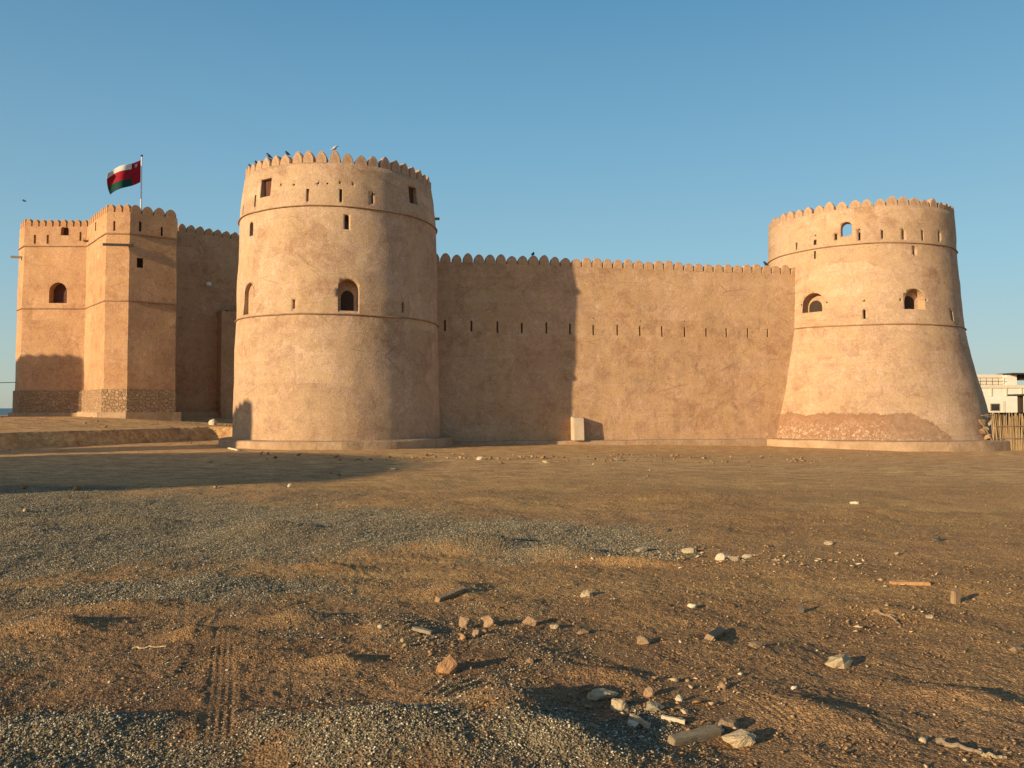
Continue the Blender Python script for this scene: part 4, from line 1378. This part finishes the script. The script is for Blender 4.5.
def flag_pt(u, v):
    """u 0 at hoist to 1 at fly, v 0 bottom to 1 top -> local point"""
    x = -FW * u * 0.93
    amp = 0.05 + 0.30 * u
    y = amp * math.sin(u * 7.2 + v * 1.3 + 0.6) * 0.75 - 0.25 * u
    droop = -1.25 * u - 0.06 * math.sin(u * 6 + 0.5)
    z = (v - 1) * FH * (1 - 0.06 * u) + droop + 0.05 * math.sin(u * 9 + v * 2) * u
    x += (0.10 * math.sin(v * 3) - 0.18 * (1 - v) * 1.0) * u * -1 * 1.0
    return Vector((x, y, z))
bm = bmesh.new()
nu, nv = 60, 36
gr = [[bm.verts.new(flag_pt(i / nu, j / nv)) for i in range(nu + 1)] for j in range(nv + 1)]
for j in range(nv):
    for i in range(nu):
        f = bm.faces.new((gr[j][i], gr[j][i + 1], gr[j + 1][i + 1], gr[j + 1][i]))
        u, v = (i + .5) / nu, (j + .5) / nv
        f.material_index = 0 if (u < 0.29 or 0.32 < v < 0.74) else (1 if v > .5 else 2)
        f.smooth = True
flag = from_bm('flag', bm, None, M_FR)
flag.data.materials.append(M_FW); flag.data.materials.append(M_FG)
flag.data.polygons.foreach_set('material_index', [0 if ((i + .5) / nu < 0.29 or 0.32 < (j + .5) / nv < 0.74) else (1 if (j + .5) / nv > .5 else 2) for j in range(nv) for i in range(nu)])
sm = flag.modifiers.new('thickness', 'SOLIDIFY'); sm.thickness = 0.012
flag.location = (pb.x - 0.06, pb.y, zt - 0.18)
flag.rotation_euler = (0, 0, R(33))
tag(flag, 'red, white and green flag with an emblem at its red hoist, flying from the keep', 'flag')
# emblem: crossed swords and a dagger in outline, small white shapes on the red hoist
bm = bmesh.new()
def strip(pts, hw):
    vs = []
    for i, (u, v) in enumerate(pts):
        a = pts[max(i - 1, 0)]; b = pts[min(i + 1, len(pts) - 1)]
        dx, dy = (b[0] - a[0]) * FW, (b[1] - a[1]) * FH
        l = math.hypot(dx, dy); ox, oy = -dy / l * hw / FW, dx / l * hw / FH
        for sgn in (1, -1):
            q = flag_pt(u + ox * sgn, v + oy * sgn)
            vs.append(bm.verts.new(q + Vector((0, -0.016, 0))))
    for i in range(len(pts) - 1):
        bm.faces.new((vs[2 * i], vs[2 * i + 1], vs[2 * i + 3], vs[2 * i + 2]))
strip([(0.10, 0.78), (0.125, 0.82), (0.16, 0.87), (0.185, 0.91)], 0.014)
strip([(0.185, 0.78), (0.165, 0.82), (0.13, 0.87), (0.10, 0.91)], 0.014)
strip([(0.145, 0.75), (0.145, 0.82), (0.145, 0.91)], 0.016)
strip([(0.115, 0.85), (0.145, 0.84), (0.175, 0.85)], 0.014)
from_bm('emblem', bm, flag, M_FW)

# ------------------------------------------------------------------ off to the left: fort walls and a tower, whose shadows reach into the picture
tanE = math.tan(SUN_E)
def caster_wall(label, end, length, z_top, thick=0.7):
    bm = bmesh.new()
    pitch = 0.9
    m = int(length / pitch)
    prof = [(0, -1.5), (-length, -1.5)]
    prof = [(0, -1.5)]
    for i in range(m):
        x0 = -i * pitch
        prof += [(x0, z_top - 0.65), (x0 - .04, z_top - .3)]
        for s in range(1, 6):
            a_ = s / 6 * math.pi
            prof.append((x0 - .26 + .24 * math.cos(a_), z_top - .3 + .3 * math.sin(a_)))
        prof += [(x0 - .50, z_top - .3), (x0 - .52, z_top - .65)]
    prof += [(-m * pitch, z_top - .65), (-m * pitch, -1.5)]
    bm_prism(bm, prof, 0, thick)
    bmesh.ops.triangulate(bm, faces=bm.faces[:])
    bmesh.ops.recalc_face_normals(bm, faces=bm.faces[:])
    o = from_bm('outer_wall', bm, None, M_WALL)
    o.location = end
    return tag(o, label, 'wall')
# shadow that ends on the foot of the near round tower
P1_, _ = cyl_hit(252.5, 401, Vector((*C1, 0)), PROF1)
H1 = 8.0
L1 = (H1 - P1_.z) / tanE
caster_wall('battlemented outer wall left of the picture, casting the low shadow on the near round tower foot', (P1_.x - L1 * math.cos(SUN_A), P1_.y - L1 * math.sin(SUN_A), 0), 6.6, H1)
P2_, _ = keep_hit(83, 357, 1)
H2 = 11.0
L2 = (H2 - P2_.z) / tanE
caster_wall('taller battlemented outer wall left of the picture, casting the shadow on the keep front', (P2_.x - L2 * math.cos(SUN_A), P2_.y - L2 * math.sin(SUN_A), 0), 17, H2)
# broad round tower whose shadow lies across the ground on the left
cx3, cy3, r3, h3 = -11.3, 24.6, 8.5, 13.0
Lt = (h3 + 0.1) / tanE
t3 = thing('round_bastion', 'broad low round bastion left of the picture, casting the wide ground shadow', 'tower', (cx3 - Lt * math.cos(SUN_A), cy3 - Lt * math.sin(SUN_A), 0))
bm = bmesh.new()
lo = []; hi = []
for k_ in range(96):
    a_ = k_ / 96 * 2 * math.pi
    lo.append(bm.verts.new((math.cos(a_) * (r3 + .4), math.sin(a_) * (r3 + .4), -2))); hi.append(bm.verts.new((math.cos(a_) * r3, math.sin(a_) * r3, h3)))
for k_ in range(96): bm.faces.new((lo[k_], lo[(k_ + 1) % 96], hi[(k_ + 1) % 96], hi[k_]))
bm.faces.new(hi); bm.faces.new(lo[::-1])
from_bm('tower_body', bm, t3, M_PLASTER, True)

# ------------------------------------------------------------------ right: reed fence, rubble pile, white building
f0 = Vector((26.5, 44.1, 0)); f1 = Vector((40, 45.9, 0))
fd = (f1 - f0).normalized(); FL = (f1 - f0).length
fen = thing('reed_fence', 'woven palm reed fence of upright stalks beside the flared foot of the right tower', 'fence', (f0.x, f0.y, -0.6), math.atan2(fd.y, fd.x))
bm = bmesh.new()
rs = random.Random(5)
x = 0.0
while x < FL:
    hgt = 1.95 + rs.uniform(-.14, .10)
    ln = rs.uniform(-.16, .16)
    r_ = rs.uniform(.018, .034)
    yy = rs.uniform(-.05, .05)
    bm_tube(bm, [(x, yy, -.1), (x + ln * .5, yy + rs.uniform(-.02, .02), hgt * .5), (x + ln, yy, hgt)], [r_, r_ * .9, r_ * .6], 5)
    x += r_ * 1.75
from_bm('reed_panel', bm, fen, M_REED)
for zz in (0.62, 1.3):
    bm = bmesh.new(); bm_tube(bm, [(0, -.07, zz), (FL * .5, -.075, zz + .03), (FL, -.07, zz - .02)], 0.028, 6); from_bm('rail', bm, fen, M_WOOD)
for xx in np.arange(0.05, FL, 2.4):
    bm = bmesh.new(); bm_tube(bm, [(xx, .09, -.3), (xx + .02, .09, 2.05)], [0.06, .05], 8); from_bm('post', bm, fen, M_WOOD)
# rubble pile in the corner
corner = [(26.9, 45.0, 0.16, 'pink'), (27.25, 45.1, 0.2, 'brown'), (26.75, 45.2, 0.5, 'brown'), (27.1, 45.35, 0.62, 'pink'), (27.35, 45.3, 0.98, 'grey'), (26.95, 45.5, 1.05, 'brown'), (27.2, 45.5, 1.4, 'dark')]
cl = ['pinkish rubble stone lowest left in the heap between the tower and the reed fence', 'brown rubble stone lowest right in the heap between the tower and the reed fence',
      'brown rubble stone against the tower in the heap beside the reed fence', 'pinkish rubble stone in the middle of the heap beside the reed fence',
      'grey rubble stone near the top of the heap beside the reed fence', 'brown rubble stone upper left in the heap beside the reed fence', 'dark rubble stone topmost in the heap beside the reed fence']
for i, ((x_, y_, z_, kd), lb) in enumerate(zip(corner, cl)):
    o = rock_mesh('rubble_stone', 0.46, 0.42, 0.42, 60 + i, 12, ROCKM[kd])
    o.location = (x_ - .72, y_ - .85, z_ - 0.12)
    tag(o, lb, 'stone', 'rubble heap at the right tower')
for (a_, b_, lb) in (((26.6, 44.65, 1.0), (27.35, 44.8, -0.1), 'bare pole leaning down to the right across the rubble heap'), ((26.75, 44.75, 1.28), (27.7, 44.95, 1.33), 'level pole resting on top of the rubble heap'), ((27.35, 44.7, -0.1), (27.65, 45.0, 1.3), 'nearly upright pole at the end of the reed fence')):
    bm = bmesh.new(); A_, B_ = Vector(a_), Vector(b_)
    bm_tube(bm, [A_ - A_, (B_ - A_) * .5 + Vector((0.02, 0, .02)), B_ - A_], [.035, .03, .022], 7)
    o = from_bm('pole', bm, None, M_WOOD); o.location = A_ + Vector((-.95, -.75, 0))
    tag(o, lb, 'pole')

# white building behind
BY = 110.0
bx = lambda px: (px - 512) / F_PX * BY
bz = lambda py: EYE + (HORIZON - py) / F_PX * BY
wb = thing('white_building', 'low white flat roofed building far behind the reed fence', 'building', (bx(985), BY, -0.6))
bpy.context.view_layer.update()
bi = wb.matrix_world.inverted()
def bbox(name, x0, x1, z0, z1, y0, y1, mat, parent=wb, base=bi):
    bm = bmesh.new()
    bm_box(bm, base @ Vector(((x0 + x1) / 2, (y0 + y1) / 2, (z0 + z1) / 2)), (x1 - x0, y1 - y0, z1 - z0))
    return from_bm(name, bm, parent, mat)
bbox('wall', bx(962), bx(1075), -0.8, bz(386), BY, BY + 9, M_WHITE)
bbox('upper_storey', bx(960), bx(1010), bz(386) + .002, bz(374), BY + 1.5, BY + 9, M_CREAM)
bbox('parapet', bx(962) - .15, bx(1075) + .15, bz(388), bz(386) + .12, BY - .18, BY - .003, M_CREAM)
bbox('stair_tower', bx(1009), bx(1019), bz(386) + .13, bz(375), BY + .4, BY + 1.4, M_WHITE)
bbox('canopy', bx(1010), bx(1045), bz(374.5), bz(373), BY - .6, BY + 3, M_DARKMETAL)
bbox('recess', bx(1018.5), bx(1030), bz(380), bz(374.6), BY + .9, BY + 1.5, M_DARKWOOD)
for px in (991, 1006, 1021, 1036):
    bbox('pilaster', bx(px) - .12, bx(px) + .12, bz(396), bz(388) - .004, BY - .12, BY - .004, M_CREAM)
for (x0, x1, y0, y1) in ((990, 999.5, 411, 403.5), (1030, 1040, 411, 403.5)):
    wbk = bbox('window', bx(x0), bx(x1), bz(y0), bz(y1), BY - .06, BY - .004, M_WOOD)
    bbox('pane', bx(x0) + .12, bx(x1) - .12, bz(y0) + .1, bz(y1) - .1, BY - .085, BY - .062, M_GLASSDARK, wbk)
bbox('door', bx(1002), bx(1004.5), bz(417), bz(401), BY - .08, BY - .004, M_CREAM)
rl = bmesh.new()
for zz in (0.55, 1.0):
    bm_tube(rl, [bi @ Vector((bx(962), BY + .3, bz(386) + .12 + zz)), bi @ Vector((bx(1008), BY + .3, bz(386) + .12 + zz))], .03, 6)
for px in range(964, 1009, 6):
    bm_tube(rl, [bi @ Vector((bx(px), BY + .3, bz(386) + .1)), bi @ Vector((bx(px), BY + .3, bz(386) + 1.14))], .03, 6)
from_bm('railing', rl, wb, M_DARKMETAL)
# dark street shelter standing before the white building
sh = thing('shelter', 'dark flat roofed shelter on a single thick post before the white building', 'shelter', (bx(1020) * .75, BY * .75, -0.5))
bpy.context.view_layer.update()
si = sh.matrix_world.inverted()
SY = BY * .75
sx_ = lambda px: (px - 512) / F_PX * SY
sz_ = lambda py: EYE + (HORIZON - py) / F_PX * SY
bbox('roof', sx_(1014.5), sx_(1040), sz_(396), sz_(394.2), SY - 1.2, SY + 1.2, M_DARKWOOD, sh, si)
bbox('post', sx_(1018.5), sx_(1022), -0.6, sz_(396) - .003, SY - .2, SY + .2, M_DARKWOOD, sh, si)
bbox('post', sx_(1036), sx_(1039), -0.6, sz_(396) - .003, SY - .2, SY + .2, M_DARKWOOD, sh, si)
# low dark boundary wall behind the reed fence
lw = bmesh.new(); bm_box(lw, (0, 0, 0), (26, .3, 1.75)); bmesh.ops.bevel(lw, geom=lw.edges[:], offset=.04, segments=1, affect='EDGES')
o = from_bm('boundary_wall', lw, None, M_DARKWOOD); o.location = (sx_(985) * .8 + 13, SY * .8, 0.45)
tag(o, 'low dark boundary wall showing just above the reed fence', 'wall')

# ------------------------------------------------------------------ cable at the far left
A_ = at_depth(16, 382.3, 55.0); B_ = at_depth(-60, 379, 52)
bm = bmesh.new()
bm_tube(bm, [A_ - A_] + [(B_ - A_) * (i / 8) + Vector((0, 0, -.12 * math.sin(i / 8 * math.pi))) for i in range(1, 9)], 0.022, 6)
o = from_bm('overhead_cable', bm, None, M_CABLE); o.location = A_
tag(o, 'thin black cable running from the keep corner out of the picture at left', 'cable')

# ------------------------------------------------------------------ birds
def bird_mesh(name, perched, mat):
    """one continuous skin from beak to tail; perched birds keep their wings folded against the body"""
    bm = bmesh.new()
    if perched:
        sp = [((0.17, 0, 0.225), .004, .004), ((0.125, 0, 0.232), .016, .016), ((0.10, 0, 0.238), .036, .036), ((0.07, 0, 0.24), .042, .042), ((0.045, 0, 0.215), .038, .040),
              ((0.02, 0, 0.17), .062, .066), ((-0.02, 0, 0.125), .075, .078), ((-0.07, 0, 0.09), .066, .060), ((-0.13, 0, 0.055), .045, .034), ((-0.20, 0, 0.02), .036, .012), ((-0.27, 0, -0.015), .032, .006)]
    else:
        sp = [((0.19, 0, 0.0), .004, .004), ((0.15, 0, 0.005), .018, .018), ((0.12, 0, 0.01), .034, .034), ((0.08, 0, 0.01), .036, .036), ((0.04, 0, 0.0), .055, .055),
              ((-0.03, 0, 0.0), .062, .06), ((-0.10, 0, 0.0), .045, .04), ((-0.16, 0, 0.0), .032, .016), ((-0.26, 0, 0.0), .055, .006)]
    rings = []
    n = 10
    for i, (c, ry, rz_) in enumerate(sp):
        c = Vector(c)
        a = Vector(sp[max(i - 1, 0)][0]); b = Vector(sp[min(i + 1, len(sp) - 1)][0])
        t = (b - a).normalized(); u = Vector((0, 1, 0)); v = t.cross(u)
        rings.append([bm.verts.new(c + u * ry * math.cos(k * 2 * math.pi / n) + v * rz_ * math.sin(k * 2 * math.pi / n)) for k in range(n)])
    for a, b in zip(rings, rings[1:]):
        for k in range(n): bm.faces.new((a[k], a[(k + 1) % n], b[(k + 1) % n], b[k]))
    bm.faces.new(rings[0][::-1]); bm.faces.new(rings[-1])
    if perched:
        for s in (-1, 1):
            bm_tube(bm, [(0.0, s * .03, 0.09), (0.01, s * .03, 0.0)], 0.008, 5)
            for dx, dy in ((.035, 0), (.03, .02), (.03, -.02), (-.02, 0)):
                bm_tube(bm, [(0.01, s * .03, 0.004), (0.01 + dx, s * .03 + dy, 0.003)], .005, 4)
            # folded wing
            w_ = [((0.03, s * .066, .175), .020), ((-0.03, s * .078, .125), .034), ((-0.10, s * .06, .075), .028), ((-0.20, s * .03, .025), .010)]
            bm_tube(bm, [p for p, _ in w_], [r for _, r in w_], 8)
    else:
        for s in (-1, 1):
            secs = [(0.0, .16, .0), (0.12, .15, .05), (0.26, .12, .075), (0.40, .07, .05), (0.5, .02, .02)]
            pr = []
            for yy, ch, zz in secs:
                x0 = 0.06 - yy * .12
                pr.append([bm.verts.new((x0, s * yy, zz + .004)), bm.verts.new((x0 - ch * .4, s * yy, zz + .012)), bm.verts.new((x0 - ch, s * yy, zz)), bm.verts.new((x0 - ch * .4, s * yy, zz - .006))])
            for a, b in zip(pr, pr[1:]):
                for k in range(4): bm.faces.new((a[k], a[(k + 1) % 4], b[(k + 1) % 4], b[k]))
            bm.faces.new(pr[-1])
    bmesh.ops.recalc_face_normals(bm, faces=bm.faces[:])
    me = bpy.data.meshes.new(name); bm.to_mesh(me); bm.free()
    me.polygons.foreach_set('use_smooth', [True] * len(me.polygons))
    me.materials.append(mat)
    return me
B_DARK, B_PALE, B_FLY = bird_mesh('bird', True, M_CROW), bird_mesh('bird', True, M_PIGEON), bird_mesh('bird', False, M_CROW)
def bird(px, py, Y, rz, label, me=B_DARK, scale=1.0, group=None, pos=None):
    o = bpy.data.objects.new('bird', me); COL.objects.link(o)
    o.location = pos if pos is not None else at_depth(px, py, Y)
    o.rotation_euler = (0, 0, rz); o.scale = (scale,) * 3
    return tag(o, label, 'bird', group)
bpy.context.view_layer.update()
mer1 = [o for o in tw1.children if o.name.startswith('merlon')]
merw = [o for o in wall.children if o.name.startswith('merlon')]
def proj(p):
    F = Vector((0, math.cos(PITCH), math.sin(PITCH))); U = Vector((0, -math.sin(PITCH), math.cos(PITCH)))
    d = Vector(p) - Vector((0, 0, EYE))
    return 512 + F_PX * d.x / d.dot(F), 384 - F_PX * d.dot(U) / d.dot(F)
taken = set()
def perch(ms, px, cam_side, ht):
    best = None
    for o in ms:
        p = o.matrix_world @ Vector((0, 0, ht))
        if cam_side is not None and p.y > cam_side: continue
        q = proj(p)
        if o.name in taken: continue
        if best is None or abs(q[0] - px) < best[0]: best = (abs(q[0] - px), p, o.name)
    taken.add(best[2])
    return best[1] + Vector((0, 0, -0.015))
BIRDS = [(248, 2.6, 'dark bird perched at the far left end of the near tower battlements', B_DARK, 1.1),
         (257, 2.4, 'dark bird on the near tower battlements, second in from the left end', B_DARK, 1.1),
         (268, 3.4, 'black upright bird on the near tower battlements above the shuttered square window', B_DARK, 1.3),
         (289, 2.7, 'black hunched bird on the near tower battlements, last dark one before the pale bird', B_DARK, 1.3),
         (331, 0.5, 'pale grey bird on the near tower battlements near their highest middle', B_PALE, 1.5)]
for px, rz, lb, me_, sc_ in BIRDS:
    bird(0, 0, 0, rz, lb, me_, sc_ * 0.68, 'birds on the battlements', perch(mer1, px, C1[1] - 1.45, 0.54))
bird(0, 0, 0, 1.2, 'small dark bird alone on top of the long curtain wall', B_DARK, 0.9, 'birds on the battlements', perch(merw, 531, None, 0.52))
bird(0, 0, 0, 2.2, 'dark bird on the curtain wall where it meets the right tower', B_DARK, 1.1, 'birds on the battlements', perch(merw, 767, None, 0.52))
bird(24.5, 201, 48, 0.25, 'dark bird flying with spread wings in the sky left of the keep', B_FLY, 0.62)
